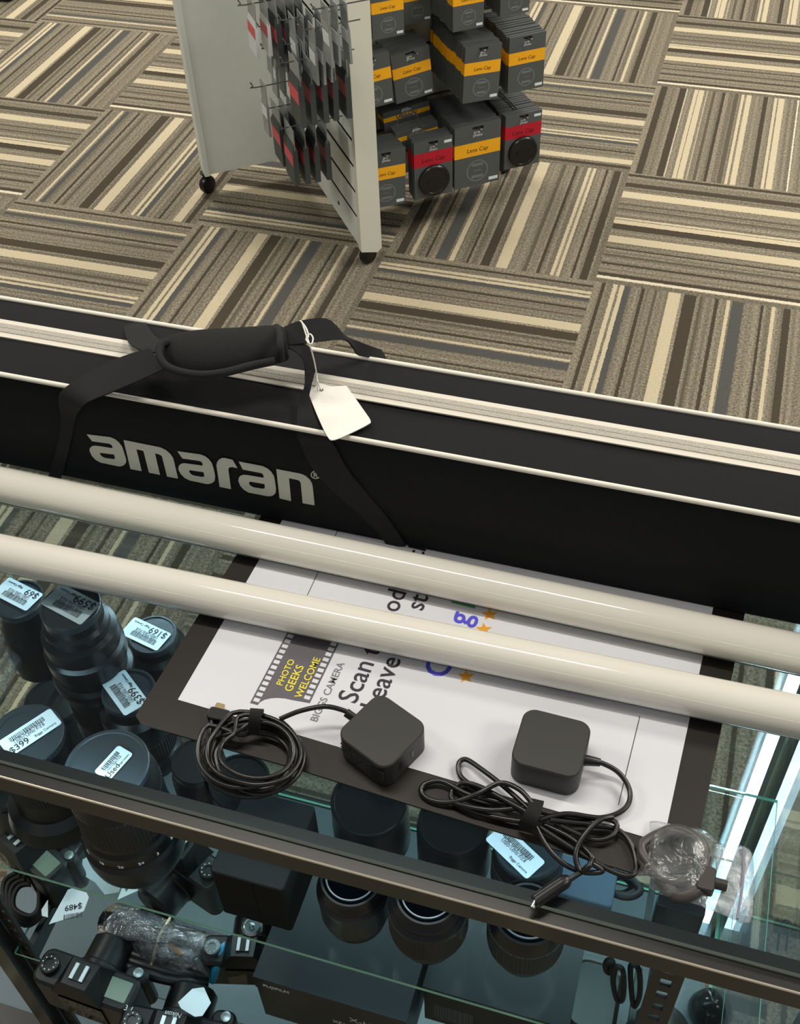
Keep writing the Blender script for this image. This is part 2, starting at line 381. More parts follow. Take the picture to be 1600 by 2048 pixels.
# ---- lens cap packages hanging on the wing that faces us
grey_card = mat('grey_card', (82, 86, 86), .5, noise=.05, nscale=600); yellow_card = mat('yellow_card', (250, 178, 22), .45)
red_card = mat('red_card', (186, 18, 44), .4); ghost = mat('ghost_print', (112, 117, 116), .5); dark_red = mat('dark_red_print', (110, 8, 26), .5)
black_gloss_cap = mat('cap_black', (22, 20, 19), .3)
def package_master(kind, front, w_, h_):
    """local frame: x right, y away, hole centre near the top; origin bottom centre"""
    root = bpy.data.objects.new('lens_cap_package', None); root.empty_display_size = .01; COL.objects.link(root)
    t = .0075; band = (.50, .72) if kind == 'yellow' else (.56, .80)
    bm_ = yellow_card if kind == 'yellow' else red_card
    b = MB(); w2 = w_/2
    b.box(-w2, 0, 0, w2, t, h_*band[0]); b.box(-w2, 0, h_*band[0], w2, t, h_*band[1], 1); b.box(-w2, 0, h_*band[1], w2, t, h_*.92)
    # header with hang slot
    hx = w_*.12
    b.box(-w2, 0, h_*.92, -hx, t, h_); b.box(hx, 0, h_*.92, w2, t, h_); b.box(-hx, 0, h_*.97, hx, t, h_)
    b.build('card', [grey_card, bm_], root)
    if front:
        ex = Vector((1, 0, 0)); ez = Vector((0, 0, 1))
        def T(txt, m, x, z, wd, sh=0, bold=0.0): return text_on('lettering', txt, m, (x, -.0002, z), ex, ez, width=wd, parent=root, shear=sh, center=True, bold=bold)
        if kind == 'yellow':
            T('Lens Cap', dark_red if 0 else mat('brown_print', (120, 70, 10), .5), 0, h_*.57, w_*.46, .15)
            b = MB()
            for (rr, dz) in ((.24, 0),):
                N = 28; c0 = h_*.25
                vs_ = []; fs = []
                for i in range(N):
                    a = 2*math.pi*i/N
                    for k, r_ in enumerate((rr, rr-.03)):
                        vs_.append((r_*w_*math.cos(a), -.0004, c0+r_*w_*math.sin(a)))
                for i in range(N): fs.append((2*i, 2*i+1, 2*((i+1) % N)+1, 2*((i+1) % N)))
                b.add(vs_, fs)
            for s_ in (-1, 1):
                b.box(-.13*w_, -.0006, h_*.25+s_*.13*w_-.03*w_, .13*w_, 0, h_*.25+s_*.13*w_+.03*w_)
            b.box(-.08*w_, -.0006, h_*.25-.008*w_, .08*w_, 0, h_*.25+.008*w_)
            b.build('printed_emblem', ghost, root)
            b = MB(); b.box(w_*.26, -.0006, h_*.045, w_*.46, 0, h_*.095); b.build('price_sticker', label_white, root)
        else:
            T('Lens Cap', dark_red, 0, h_*.63, w_*.6, .15)
            b = MB(); Rx = Matrix.Rotation(math.pi/2, 3, 'X'); q = w_*.40
            b.lathe([(q, 0), (q, .008), (q*.94, .0115), (q*.8, .0118), (q*.78, .0105)], 36, (0, 0, h_*.30), 0, R=Rx)
            b.box(-q*.5, -.0125, h_*.30-.004, q*.5, -.0105, h_*.30+.004)
            b.build('lens_cap', black_gloss_cap, root, 35)
            b = MB(); b.box(-w_*.22, -.0006, h_*.035, w_*.2, 0, h_*.065); b.build('red_stripe', red_card, root)
            b = MB(); b.box(w_*.28, -.0006, h_*.90, w_*.47, 0, h_*.945); b.build('price_sticker', label_white, root)
        T('pro', white_ink, -.02*w_, h_*.862, w_*.13); T('photo', white_ink, 0, h_*.815, w_*.20)
    return root
ROWN = {}
def stack(bl, br, tl, v, n, kind, where, pitch=.0105, tilt=0., bl_hidden=False, wfix=None, hook=True, group=None):
    ub, zb_ = at_v(*bl, v); ur, zr = at_v(*br, v); _, zt = at_v(*tl, v)
    w_ = wfix or (ur-ub); h_ = zt-zb_
    uc = ur-w_/2
    front = package_master(kind, True, w_, h_); back = None
    for k in range(n):
        if k == 0: o = front
        elif k == 1: back = package_master(kind, False, w_, h_); o = back
        else: o = copy_tree(back)
        j = random.uniform(-.0012, .0012) if k else 0
        o.location = uv(uc+j, v+k*pitch, (zb_+zr)/2 + (j if k else 0)); o.rotation_euler = (0, tilt+(random.uniform(-.01, .01) if k else 0), A_)
        colr = {'yellow': 'grey and yellow', 'red': 'grey and red'}[kind]
        if k == 0: tag(o, f'{colr} lens cap package at front of {where}', 'package')
        else: tag(o, f'{colr} lens cap package behind the front, {where}', 'package', f'packages behind the front, {where}')
    # peg hook from the wing, part of the rack
    if hook:
        zh = (zb_+zr)/2+h_*.945
        b = MB(); b.tube([uv(uc, .632, zh), uv(uc, v-.01, zh), uv(uc, v-.018, zh+.004)], .0022, 6, smooth=0)
        b.lathe([(.0005, -.0045), (.004, -.002), (.0045, 0), (.004, .002), (.0005, .0045)], 10, uv(uc, v-.020, zh+.004)); rbuild(b, 'peg_hook', hook_m, 50)
stack((748, 416), (811, 407), (754, 303), .40, 8, 'yellow', 'bottom row nearest the white post', tilt=.03, wfix=.115, pitch=.012)
stack((830, 396), (905, 388), (824, 283), .40, 5, 'red', 'bottom row second from post')
stack((909, 377), (998, 363), (907, 256), .40, 16, 'yellow', 'widest bottom row stack', pitch=.0125)
stack((1008, 340), (1078, 325), (1003, 236), .40, 3, 'red', 'bottom row right end', pitch=.011)
stack((1010, 290), (1066, 278), (1010, 222), .46, 12, 'yellow', 'dark stack above the right end reds', hook=False, pitch=.0115, wfix=.112)
stack((726, 222), (788, 205), (726, 118), .42, 6, 'yellow', 'middle row nearest the white post', tilt=-.06, wfix=.112)
stack((793, 198), (868, 196), (796, 98), .46, 11, 'yellow', 'middle row second from post', tilt=-.10)
stack((925, 214), (996, 190), (916, 106), .36, 20, 'yellow', 'longest middle row stack', tilt=.05, pitch=.0122)
stack((1015, 190), (1086, 171), (1014, 80), .40, 14, 'yellow', 'middle row right end', pitch=.013)
stack((746, 79), (809, 71), (741, -24), .42, 6, 'yellow', 'upper row nearest the white post')
stack((809, 50), (862, 40), (806, -40), .53, 5, 'yellow', 'recessed upper row stack')
stack((906, 66), (967, 52), (902, -36), .38, 16, 'yellow', 'upper row centre stack', pitch=.013)
stack((1000, 34), (1058, 24), (996, -60), .40, 9, 'yellow', 'upper row right end')
stack((960, 22), (998, 15), (958, -60), .50, 6, 'yellow', 'dark stack behind upper right end', hook=False)
# loose dark packages behind the red ones in the bottom row
for k, (bl, br, tl, v) in enumerate((((795, 300), (878, 285), (790, 262), .47), ((770, 262), (862, 243), (770, 222), .53))):
    stack(bl, br, tl, v, 4, 'yellow', ('nearer of two leaning short stacks' if k == 0 else 'farther of two leaning short stacks'), pitch=.012, tilt=-.08, hook=False)
# ---- blister packs on the wing that faces left
bl_red = mat('blister_red', (214, 70, 80), .4); bl_clear = mat('blister_clear', (135, 140, 138), .25); bl_dark = mat('blister_dark', (62, 68, 69), .5)
bl_white = mat('blister_white', (215, 220, 220), .4)
def blister(kind):
    root = bpy.data.objects.new('filter_package', None); root.empty_display_size = .01; COL.objects.link(root)
    # local: x thickness towards viewer-left (-u), y width (v), z up, origin at hang hole
    b = MB(); wd, h_, t = {'box': (.082, .150, .014), 'thin': (.05, .125, .006), 'white': (.07, .12, .008)}[kind]
    top = .012
    b.box(-t/2, -wd/2, -h_, t/2, wd/2, -.045, 0); b.box(-.001, -wd/2, -.045, .001, wd/2, top, 1)
    b.add([(-t/2, -wd/2, -.045), (t/2, -wd/2, -.045), (t/2, wd/2, -.045), (-t/2, wd/2, -.045), (-.001, -wd/2+.004, -.03), (.001, -wd/2+.004, -.03), (.001, wd/2-.004, -.03), (-.001, wd/2-.004, -.03)],
          [(0,1,5,4),(1,2,6,5),(2,3,7,6),(3,0,4,7)], 0)
    b.build('card', [{'box': bl_dark, 'thin': bl_clear, 'white': bl_white}[kind], bl_clear], root)
    b = MB(); b.box(-t/2-.0008, -wd/2+.002, -h_*.62, -t/2, wd/2-.002, -h_*.40)
    b.build('coloured_band', bl_red if kind != 'thin' else bl_white, root)
    return root
BM = {k: blister(k) for k in ('box', 'thin', 'white')}; first = {k: True for k in BM}
hooks = [((565, 125), -.755, 5, 'box', .030), ((530, 217), -.76, 3, 'box', .022), ((557, 257), -.755, 4, 'box', .030), ((525, 97), -.74, 3, 'thin', .02),
         ((515, 53), -.74, 4, 'thin', .018), ((505, 175), -.80, 1, 'thin', .02), ((480, 10), -.80, 2, 'white', .03), ((560, 40), -.74, 4, 'thin', .022),
         ((570, 88), -.73, 3, 'white', .016), ((520, 0), -.75, 4, 'box', .022), ((600, 60), -.72, 3, 'thin', .02), ((625, 18), -.71, 3, 'thin', .022), ]
names = ['lower right hook', 'lowest hook on the left', 'lowest hook on the right', 'middle left hook', 'upper left hook', 'bare-tipped hook', 'topmost far hook', 'upper middle hook', 'hook with white cards', 'top left hook', 'upper right hook', 'top right hook', 'hook at the top edge']
for (tp, ut, n, kind, gap), nm in zip(hooks, names):
    v, z_ = at_u(*tp, ut)
    b = MB(); b.tube([uv(-.572, v, z_-.002), uv(ut+.012, v, z_-.002), uv(ut+.002, v, z_+.003), uv(ut-.004, v, z_+.014)], .0018, 6, smooth=2); rbuild(b, 'peg_hook', hook_m, 50)
    for k in range(n):
        u = ut + .028 + k*gap
        if u > -.60: break
        if first[kind]: o = BM[kind]; first[kind] = False
        else: o = copy_tree(BM[kind])
        o.location = uv(u, v, z_-.004); o.rotation_euler = (random.uniform(-.05, .05), random.uniform(-.03, .05), A_)
        desc = {'box': 'grey and red boxed package', 'thin': 'silvery blister package', 'white': 'white and red card'}[kind]
        tag(o, f'{desc} on the {nm} of the rack', 'package', f'packages on the {nm}')
# a dark fixture base at the far left edge of the carpet
b = MB(); P = at(0, 0, 0); b.rbox(P.x-.5, P.y-.02, 0.0, P.x+.06, P.y+.5, .35, .03); o = b.build('floor_stand', satin_black)
tag(o, 'black floor stand at the far left corner of the carpet', 'stand')
b = MB(); P = at(1290, -4, 0); b.rbox(P.x-.10, P.y, 0.0, P.x+.14, P.y+.3, .12, .02); o = b.build('floor_box', satin_black)
tag(o, 'low black box standing on the carpet beyond the rack', 'box')
# ---------------------------------------------------------------- SHOWCASE
XL, XR, YN, YF, ZG = -.405, .505, -2.29, -1.81, .944
case = empty('display_case', 'black framed glass showcase counter holding lenses and cameras', 'display case', ((XL+XR)/2, -2.05, 0))
CI = Vector(case.location)
def cbuild(b, name, m, smooth=None):
    b.v = [tuple(Vector(v)-CI) for v in b.v]; return b.build(name, m, case, smooth)
frame_m = mat('frame_black', (27, 25, 22), .28, spec=.7, noise=.15, nscale=25)
FX0 = -.62; FX1 = .86
b = MB(); b.box(FX0, -2.2895, .916, FX1, -2.2625, .9435, 0); b.tube([(FX0, -2.2893, .9432), (FX1, -2.2893, .9432)], .0012, 8, 1, smooth=0)
cbuild(b, 'near_top_rail', [frame_m, mat('arris_highlight', (215, 205, 185), .3, .6)])  # pale tube colours the highlight onto the rail's near arris
b = MB(); b.box(FX0, YF-.012, .916, FX1, YF+.012, .9435); cbuild(b, 'far_top_rail', frame_m)
def gpane(b, x0, y0, z0, x1, y1, z1, axis, em=1):
    """sheet of glass: two clear faces and four green edges"""
    vs_ = [(x0,y0,z0),(x1,y0,z0),(x1,y1,z0),(x0,y1,z0),(x0,y0,z1),(x1,y0,z1),(x1,y1,z1),(x0,y1,z1)]
    F = {'z-':(0,3,2,1),'z+':(4,5,6,7),'y-':(0,1,5,4),'x+':(1,2,6,5),'y+':(2,3,7,6),'x-':(3,0,4,7)}
    b.add(vs_, [F[k] for k in F if k[0] == axis], 0); b.add(vs_, [F[k] for k in F if k[0] != axis], em)
b = MB(); gpane(b, FX0, -2.2766, .9442, FX1, YF, .9502, 'z'); cbuild(b, 'glass_top', [glass_clear, top_edge])
b = MB()
gpane(b, FX0, YF-.004, .12, XR-.004, YF, .915, 'y'); cbuild(b, 'front_glass', [glass_clear, glass_edge])
b = MB()
gpane(b, XR, -2.27, .12, XR+.005, YF-.006, .915, 'x'); cbuild(b, 'end_glass', [glass_clear, glass_edge])
for (x0, x1, y0, y1) in ((XL-.012, XL+.014, -2.289, -2.262), (XR-.006, XR+.02, -2.289, -2.262), (XR+.006, XR+.02, YF-.004, YF+.01)):
    b = MB(); b.box(x0, y0, 0, x1, y1, .916); cbuild(b, 'corner_post', frame_m)
deck_m = mat('deck_blue_grey', (92, 104, 110), .35, noise=.06, nscale=12)
b = MB(); b.box(FX0, -2.262, .10, XR-.006, YF-.006, .118); cbuild(b, 'deck', deck_m)
b = MB(); b.box(FX0, -2.289, .0, XR-.006, -2.262, .12); b.box(FX0, YF-.006, .0, XR, YF+.008, .118); cbuild(b, 'plinth', frame_m)
# slotted upright for the shelf brackets
def slotted(x, yc, w_=.027):
    b = MB(); t = .004; y0, y1 = yc-t/2, yc+t/2; s = .005
    b.box(x-w_/2, y0, .12, x-s, y1, .915); b.box(x+s, y0, .12, x+w_/2, y1, .915)
    z = .12
    while z < .90:
        b.box(x-s, y0, z, x+s, y1, z+.013); z += .0265
    cbuild(b, 'slotted_upright', satin_black)
slotted(.385, -2.270); slotted(XL+.028, -2.270, .02)
# upright light strip in the far right corner
led_m = mat('led_white', (235, 250, 255), .5, emit=(215, 242, 255), es=7)
b = MB(); b.box(.4935, -1.846, .125, .5005, -1.822, .912)
cbuild(b, 'light_channel', chrome)
b = MB(); b.box(.4805, -1.845, .125, .4934, -1.835, .905); cbuild(b, 'light_strip', led_m)
b = MB()
for k in range(7):
    for i in range(3):
        x = -.30+k*.12+i*.0075
        b.box(x, -2.2600, .9135, x+.0045, -2.2560, .9155)
cbuild(b, 'light_module', led_m)
b = MB(); b.box(XL+.02, -2.2615, .9155, XR-.01, -2.2535, .918); cbuild(b, 'light_channel', chrome)
S1, S2 = .706, .431
b = MB(); gpane(b, FX0+.02, -2.28, S1-.006, .4895, -1.968, S1, 'z'); o = b.build('glass_shelf', [shelf_glass, glass_edge]); tag(o, 'upper glass shelf carrying the capped lenses, with a green front edge', 'glass shelf')
b = MB(); gpane(b, XL+.016, -2.28, S2-.006, .4895, -1.90, S2, 'z'); o = b.build('glass_shelf', [shelf_glass, glass_edge]); tag(o, 'lower glass shelf carrying the cameras and black boxes', 'glass shelf')
for zz, yb in ((S1-.0062, -2.00), (S2-.0062, -1.93)):
    for x in (.385, XL+.028):
        b = MB(); P = [(x-.004, -2.268, zz), (x-.004, yb, zz), (x-.004, yb, zz-.010), (x-.004, -2.268, zz-.034)]
        b.poly(P, (.008, 0, 0)); cbuild(b, 'shelf_bracket', satin_black)
# ---------------------------------------------------------------- SIGN on the counter
ZM = .9504
mat_board = mat('sign_black', (30, 26, 23), .42, noise=.12, nscale=700, spec=.4)
pa = math.radians(-2.8); PX = Vector((math.cos(pa), math.sin(pa), 0)); PY = Vector((-math.sin(pa), math.cos(pa), 0))
sign = empty('counter_sign', 'black backed laminated sign with review wording lying on the glass counter', 'sign', (0, 0, 0))
BL = Vector((-.1103, -2.1711, 0))
b = MB(); c0 = [at(272, 1432, ZM), at(1278, 1752, ZM), Vector((.386, -2.215, ZM)), Vector((.404, -1.92, ZM)), Vector((.407, -1.845, ZM)), Vector((-.118, -1.835, ZM))]
rc = [at(300, 1456, ZM)] + [at(588, 1538, ZM), at(845, 1619, ZM), at(1081, 1692, ZM)] + c0[1:] + [at(285, 1412, ZM), at(272, 1434, ZM), at(281, 1447, ZM)]
b.poly(rc, (0, 0, .0022)); b.build('backing', mat_board, sign)
ZP = ZM+.0022
def pp(a, c, z=ZP): return Vector((BL.x, BL.y, z))+PX*a+PY*c
b = MB(); b.poly([pp(0, 0), pp(.470, 0), pp(.470, .30), pp(0, .30)], (0, 0, .0006)); b.build('paper', paper_white, sign)
ZI = ZP+.0006
b = MB(); 
for (p, q) in (((1279, 1432), (1236, 1610)), ((612, 1195), (676, 1058))):
    P, Q = at(*p, ZI), at(*q, ZI); b.poly([P, P+PX*.0007, Q+PX*.0007, Q], (0, 0, .0002))
b.build('trim_line', ink, sign)
def stext(txt, m, p0, p1, nm='lettering', bold=0.0, asp=1.):
    P0, P1 = at(*p0, ZI), at(*p1, ZI); return text_on(nm, txt, m, P0, PY, -PX, width=(P1-P0).dot(PY), parent=sign, bold=bold, asp=asp)
sign_ink = mat('sign_ink', (40, 38, 50), .5)
for txt, p in (('Scan the code with', (712, 1408)), ('Leave us 5 stars', (758, 1422))):
    text_on('lettering', txt, sign_ink, at(*p, ZI), PY, -PX, size=.0286, parent=sign, bold=.008)
stext('BIGGS CAMERA', mat('grey_print', (120, 118, 122), .5), (634, 1444), (686, 1326), bold=.01)
G = {'b': mat('logo_blue', (78, 74, 205), .5), 'r': mat('logo_red', (205, 40, 45), .5), 'y': mat('logo_yellow', (240, 180, 30), .5), 'g': mat('logo_green', (60, 150, 90), .5)}
P0 = at(893, 1358, ZI); cur = 0; sz = .036
for ch, k, adv in (('G', 'b', .78), ('o', 'r', .58), ('o', 'y', .58), ('g', 'b', .72), ('l', 'g', .26), ('e', 'r', .6)):
    text_on('logo_letter', ch, G[k], P0+PY*cur, PY, -PX, size=sz, parent=sign, bold=.012); cur += adv*sz*.97
def star(c, r, m):
    b = MB(); pts = [c+PY*(math.cos(math.radians(36*k))*(r if k % 2 == 0 else r*.42))*-1*0 + (-PX)*(math.cos(math.radians(36*k))*(r if k % 2 == 0 else r*.42)) + PY*(math.sin(math.radians(36*k))*(r if k % 2 == 0 else r*.42)) for k in range(10)]
    b.poly(pts, (0, 0, .0002)); b.build('printed_star', m, sign)
sa, sb = at(932, 1353, ZI), at(979, 1229, ZI)
om = mat('star_orange', (226, 160, 40), .5)
for k in range(5): star(sa+(sb-sa)*(k/4), .0088, om)
# filmstrip badge
badge_m = mat('badge_grey', (96, 92, 98), .4)
a0 = at(500, 1406, ZI); BX = (at(612, 1392, ZI)-a0).dot(PX); 
def bp_(a, c): return Vector((a0.x, a0.y, ZI))+PX*a+PY*c
W_ = .055; H_ = .098
pts = [bp_(0, 0), bp_(.008, 0)] + [bp_(.008+.030*(1-math.cos(math.radians(q))), .016*math.sin(math.radians(q))) for q in range(15, 91, 15)] + [bp_(.055, .018), bp_(W_, H_), bp_(0, H_)]
b = MB(); b.poly(pts, (0, 0, .0002))
for side, x0 in ((0, .0018), (1, W_-.0078)):
    c = .003 if side == 0 else .021
    while c < H_-.004:
        p = [bp_(x0, c), bp_(x0+.006, c), bp_(x0+.006, c+.0042), bp_(x0, c+.0042)]
        b.poly([q+Vector((0, 0, .0002)) for q in p], (0, 0, .0002), 1); c += .0068
b.build('printed_badge', [badge_m, paper_white], sign)
yl = mat('badge_yellow', (238, 222, 60), .5)
for txt, xx, y0, y1 in (('PHOTO', .0215, .028, .060), ('GEEKS', .0330, .024, .056), ('WELCOME', .0450, .020, .070)):
    text_on('lettering', txt, yl, bp_(xx, y0)+Vector((0, 0, .0003)), PY, -PX, width=y1-y0, parent=sign, bold=.01)
# ---------------------------------------------------------------- TUBE LIGHTS
ZC = .9502
diff_m = mat('diffuser_white', (230, 226, 214), .10, noise=.015, nscale=8, coat=.4)
def tube_light(p0, p1, R_, base, label, th=.0):
    zc = base+R_
    # axis from the pixel rows of the tube's middle at both frame edges
    A = at(0, p0, zc); B = at(1600, p1, zc); d = (B-A).normalized(); c = (A+B)/2; L = 1.20
    root = empty('tube_light', label, 'tube light', c); root.rotation_euler = (0, 0, math.atan2(d.y, d.x))
    Ry = Matrix.Rotation(math.pi/2, 3, 'Y')
    b = MB(); b.lathe([(R_*.985, -L/2+.045), (R_, -L/2+.05), (R_, L/2-.05), (R_*.985, L/2-.045)], 72, R=Ry); b.build('diffuser', diff_m, root, 40)
    for s in (-1, 1):
        b = MB(); b.lathe([(R_*.99, s*(L/2-.045)), (R_*1.0, s*(L/2-.04)), (R_*1.0, s*(L/2-.004)), (R_*.94, s*L/2)], 48, R=Ry); b.build('end_cap', satin_black, root, 40)
    b = MB(); b.box(-L/2+.05, -R_*.55, -R_-.0003, L/2-.05, R_*.55, -R_*.80); b.build('back_spine', silver_paint, root)
    return root
tube_light(968, 1308, .0199, ZP+.001, 'white tube light lying across the counter against the long black bag')
tube_light(1105, 1434, .0200, ZP+.001, 'white tube light lying nearer the power adapters, below its twin')
# ---------------------------------------------------------------- LONG BAG
nylon = mat('bag_nylon', (23, 24, 25), .85, noise=.15, nscale=900, bump=.3, bscale=1500, spec=.25)
web = mat('webbing', (27, 27, 28), .75, noise=.25, nscale=1200, bump=.4, bscale=2500, spec=.3)
pipe_m = mat('piping_white', (232, 226, 212), .6)
zip_m = mat('zip_tape', (212, 206, 192), .7); zipt = mat('zip_teeth', (160, 156, 146), .5)
YB0, YB1, ZB0, ZB1 = -1.9208, -1.795, .9542, 1.097
bag = empty('light_bag', 'long black padded carry bag with white piping lying along the back of the counter', 'bag', (0, 0, 0))
b = MB(); nx = 60
sec = [(YB0+.001, ZB0), (YB0, ZB0+.02), (YB0, ZB0+.07), (YB0, ZB1-.006), (YB0+.003, ZB1), (YB0+.03, ZB1+.003), ((YB0+YB1)/2, ZB1+.004), (YB1-.03, ZB1+.003), (YB1-.002, ZB1), (YB1+.004, ZB1-.03), (YB1+.004, ZB0+.05), (YB1-.004, ZB0)]
vs_ = []; fs = []; m_ = len(sec)
rn = random.Random(5); ph = [rn.uniform(0, 6) for _ in range(4)]
for i in range(nx+1):
    x = -.75+1.5*i/nx; wob = .0012*math.sin(x*9+ph[0])+.0008*math.sin(x*23+ph[1])
    for k, (y, z) in enumerate(sec):
        vs_.append((x, y+(wob if k in (2, 5, 6, 9) else 0), z+(wob if k in (5, 6, 7) else 0)))
for i in range(nx):
    for k in range(m_): fs.append((i*m_+k, i*m_+(k+1) % m_, (i+1)*m_+(k+1) % m_, (i+1)*m_+k))
fs += [tuple(range(m_)), tuple(range(nx*m_, (nx+1)*m_))]
b.add(vs_, fs); b.build('bag_body', nylon, bag, 40)
for y in (YB0+.001, YB1+.0005):
    b = MB(); b.tube([(-.75, y, ZB1+.0005), (0, y, ZB1+.0005), (.75, y, ZB1+.0005)], .0028, 10, smooth=8); b.build('piping', pipe_m, bag, 60)
b = MB(); b.box(-.74, -1.8665, ZB1+.0045, .74, -1.8375, ZB1+.0062); b.build('zip_tape', zip_m, bag)
b = MB()
b.box(-.74, -1.8590, ZB1+.0062, .74, -1.8523, ZB1+.0072); b.box(-.74, -1.8517, ZB1+.0062, .74, -1.8450, ZB1+.0072)
zz = b.build('zip_teeth', mat('zip_coil', (188, 182, 168), .6, bump=1.0, bscale=900, noise=.18, nscale=900), bag)
# logo lettering traced on the front face
def logo(pts, holes=(), name='logo_letter'):
    Y = YB0-.0006
    f3 = lambda p: at_y(p[0], p[1], Y)
    me_c = bpy.data.curves.new('lg', 'CURVE'); me_c.dimensions = '2D'; me_c.fill_mode = 'BOTH'; me_c.extrude = .0003
    for loop in (pts,)+tuple(holes):
        sp = me_c.splines.new('POLY'); sp.points.add(len(loop)-1); sp.use_cyclic_u = True
        for k, p in enumerate(loop):
            q = f3(p); sp.points[k].co = (q.x, q.z, 0, 1)
    o = bpy.data.objects.new('lg', me_c); COL.objects.link(o)
    dg = bpy.context.evaluated_depsgraph_get(); me = bpy.data.meshes.new_from_object(o.evaluated_get(dg))
    bpy.data.objects.remove(o)
    for v in me.vertices: v.co = Vector((v.co.x, Y-v.co.z, v.co.y))
    me.materials.clear(); me.materials.append(logo_m); o = bpy.data.objects.new(name, me); COL.objects.link(o); o.parent = bag
logo_m = mat('logo_print', (205, 208, 196), .6)
s1 = lambda L: [(160+x/6.154, 850+y/6.154) for x, y in L]
s2 = lambda L: [(400+x/6.154, 880+y/6.154) for x, y in L]
aO = [(82,112),(370,150),(430,175),(480,215),(520,270),(540,330),(570,430),(565,465),(545,490),(515,505),(480,508),(250,460),(190,425),(145,375),(118,315),(122,285),(145,263),(175,255),(215,257),(400,285),(400,262),(388,242),(360,228),(150,198)]
aH = [(250,340),(420,362),(432,405),(425,418),(405,420),(300,405),(265,385),(243,355)]
mO = [(537,185),(990,277),(1060,312),(1110,355),(1145,405),(1160,460),(1207,658),(1072,632),(1012,390),(1000,372),(970,358),(922,346),(985,612),(850,585),(782,318),(695,296),(760,566),(622,540)]
a2 = [(1200,322),(1480,362),(1540,385),(1585,420),(1622,470),(1645,540),(1662,620),(1660,680),(1640,705),(1600,722),(1560,725),(1350,680),(1290,650),(1240,600),(1212,545),(1215,505),(1240,480),(1275,470),(1320,475),(1512,500),(1508,470),(1495,450),(1470,440),(1262,410)]
a2H = [(1350,553),(1520,578),(1532,620),(1525,635),(1505,640),(1400,622),(1365,605),(1342,575)]
rO = [(243,575),(203,310),(212,270),(235,240),(270,222),(305,222),(402,245),(460,345),(395,330),(365,335),(350,352),(350,375),(382,603)]
a3 = [(478,265),(770,322),(830,350),(880,395),(910,445),(922,500),(935,600),(930,650),(905,678),(870,690),(820,688),(600,645),(540,610),(495,560),(473,500),(480,460),(505,435),(540,427),(590,432),(785,465),(782,435),(768,412),(740,402),(528,362)]
a3H = [(615,510),(795,540),(800,580),(792,595),(770,600),(660,583),(620,562),(600,530)]
nO = [(940,358),(1240,415),(1300,440),(1350,485),(1378,530),(1388,580),(1410,803),(1265,775),(1240,525),(1225,500),(1195,488),(1095,468),(1122,750),(980,717)]
logo(s1(aO), (s1(aH),)); logo(s1(mO)); logo(s1(a2), (s1(a2H),)); logo(s2(rO)); logo(s2(a3), (s2(a3H),)); logo(s2(nO))
ring = lambda cx, cy, rx, ry, n=24: [(cx+rx*math.cos(2*math.pi*k/n), cy+ry*math.sin(2*math.pi*k/n)) for k in range(n)]
logo(s2(ring(1427, 427, 64, 50)), (s2(ring(1427, 427, 53, 40)),))
P = at_y(632.4, 954.2, YB0-.0008); text_on('logo_letter', 'R', logo_m, P, (1, 0, 0), (0, 0, 1), size=.0088, parent=bag, bold=.02, center=True)
# straps
def E3(L): return [at(x, y, z) for (x, y, z) in L]
# front left strap: up the front face, over the piping, to the handle
def F3(L): return [at_y(x, y, YB0-.0022) for x, y in L]
b = MB()
b.ribbon(F3([(95, 960), (118, 880), (122, 838)])+E3([(118, 800, 1.088), (128, 778, 1.108), (190, 738, 1.118), (250, 712, 1.128), (300, 697, 1.138)]),
         F3([(118, 970), (138, 900), (152, 836)])+E3([(160, 820, 1.092), (175, 805, 1.104), (215, 788, 1.112), (270, 765, 1.122), (330, 738, 1.135)]), .0018)
b.build('strap', web, bag, 40)
b = MB()
b.ribbon(E3([(241, 632, 1.09), (247, 655, 1.098), (258, 685, 1.11), (285, 702, 1.13), (318, 706, 1.14)]),
         E3([(292, 641, 1.094), (294, 650, 1.1), (306, 668, 1.112), (320, 680, 1.13), (335, 690, 1.14)]), .0018)
b.build('strap', web, bag, 40)
# right: the twisted strap down to the front face
b = MB()
b.ribbon(E3([(566, 692, 1.15), (590, 703, 1.148), (607, 722, 1.14), (610, 745, 1.13), (608, 775, 1.118), (598, 805, 1.108), (594, 850, 1.099)])+F3([(600, 884), (640, 955), (745, 1052), (775, 1092)]),
         E3([(572, 680, 1.152), (612, 690, 1.15), (628, 708, 1.142), (631, 735, 1.13), (622, 775, 1.118), (620, 800, 1.110), (640, 855, 1.100)])+F3([(668, 890), (700, 945), (775, 1035), (812, 1092)]), .0018)
b.build('strap', web, bag, 40)
b = MB()
b.ribbon(E3([(562, 658, 1.155), (600, 642, 1.165), (650, 637, 1.165), (672, 652, 1.155), (690, 672, 1.135), (730, 688, 1.115)])+[Vector(at(762, 700, 1.092))],
         E3([(565, 692, 1.150), (600, 688, 1.152), (650, 682, 1.152), (690, 680, 1.140), (706, 695, 1.125), (720, 712, 1.108)])+[Vector(at(772, 718, 1.085))], .0018)
b.build('strap', web, bag, 40)
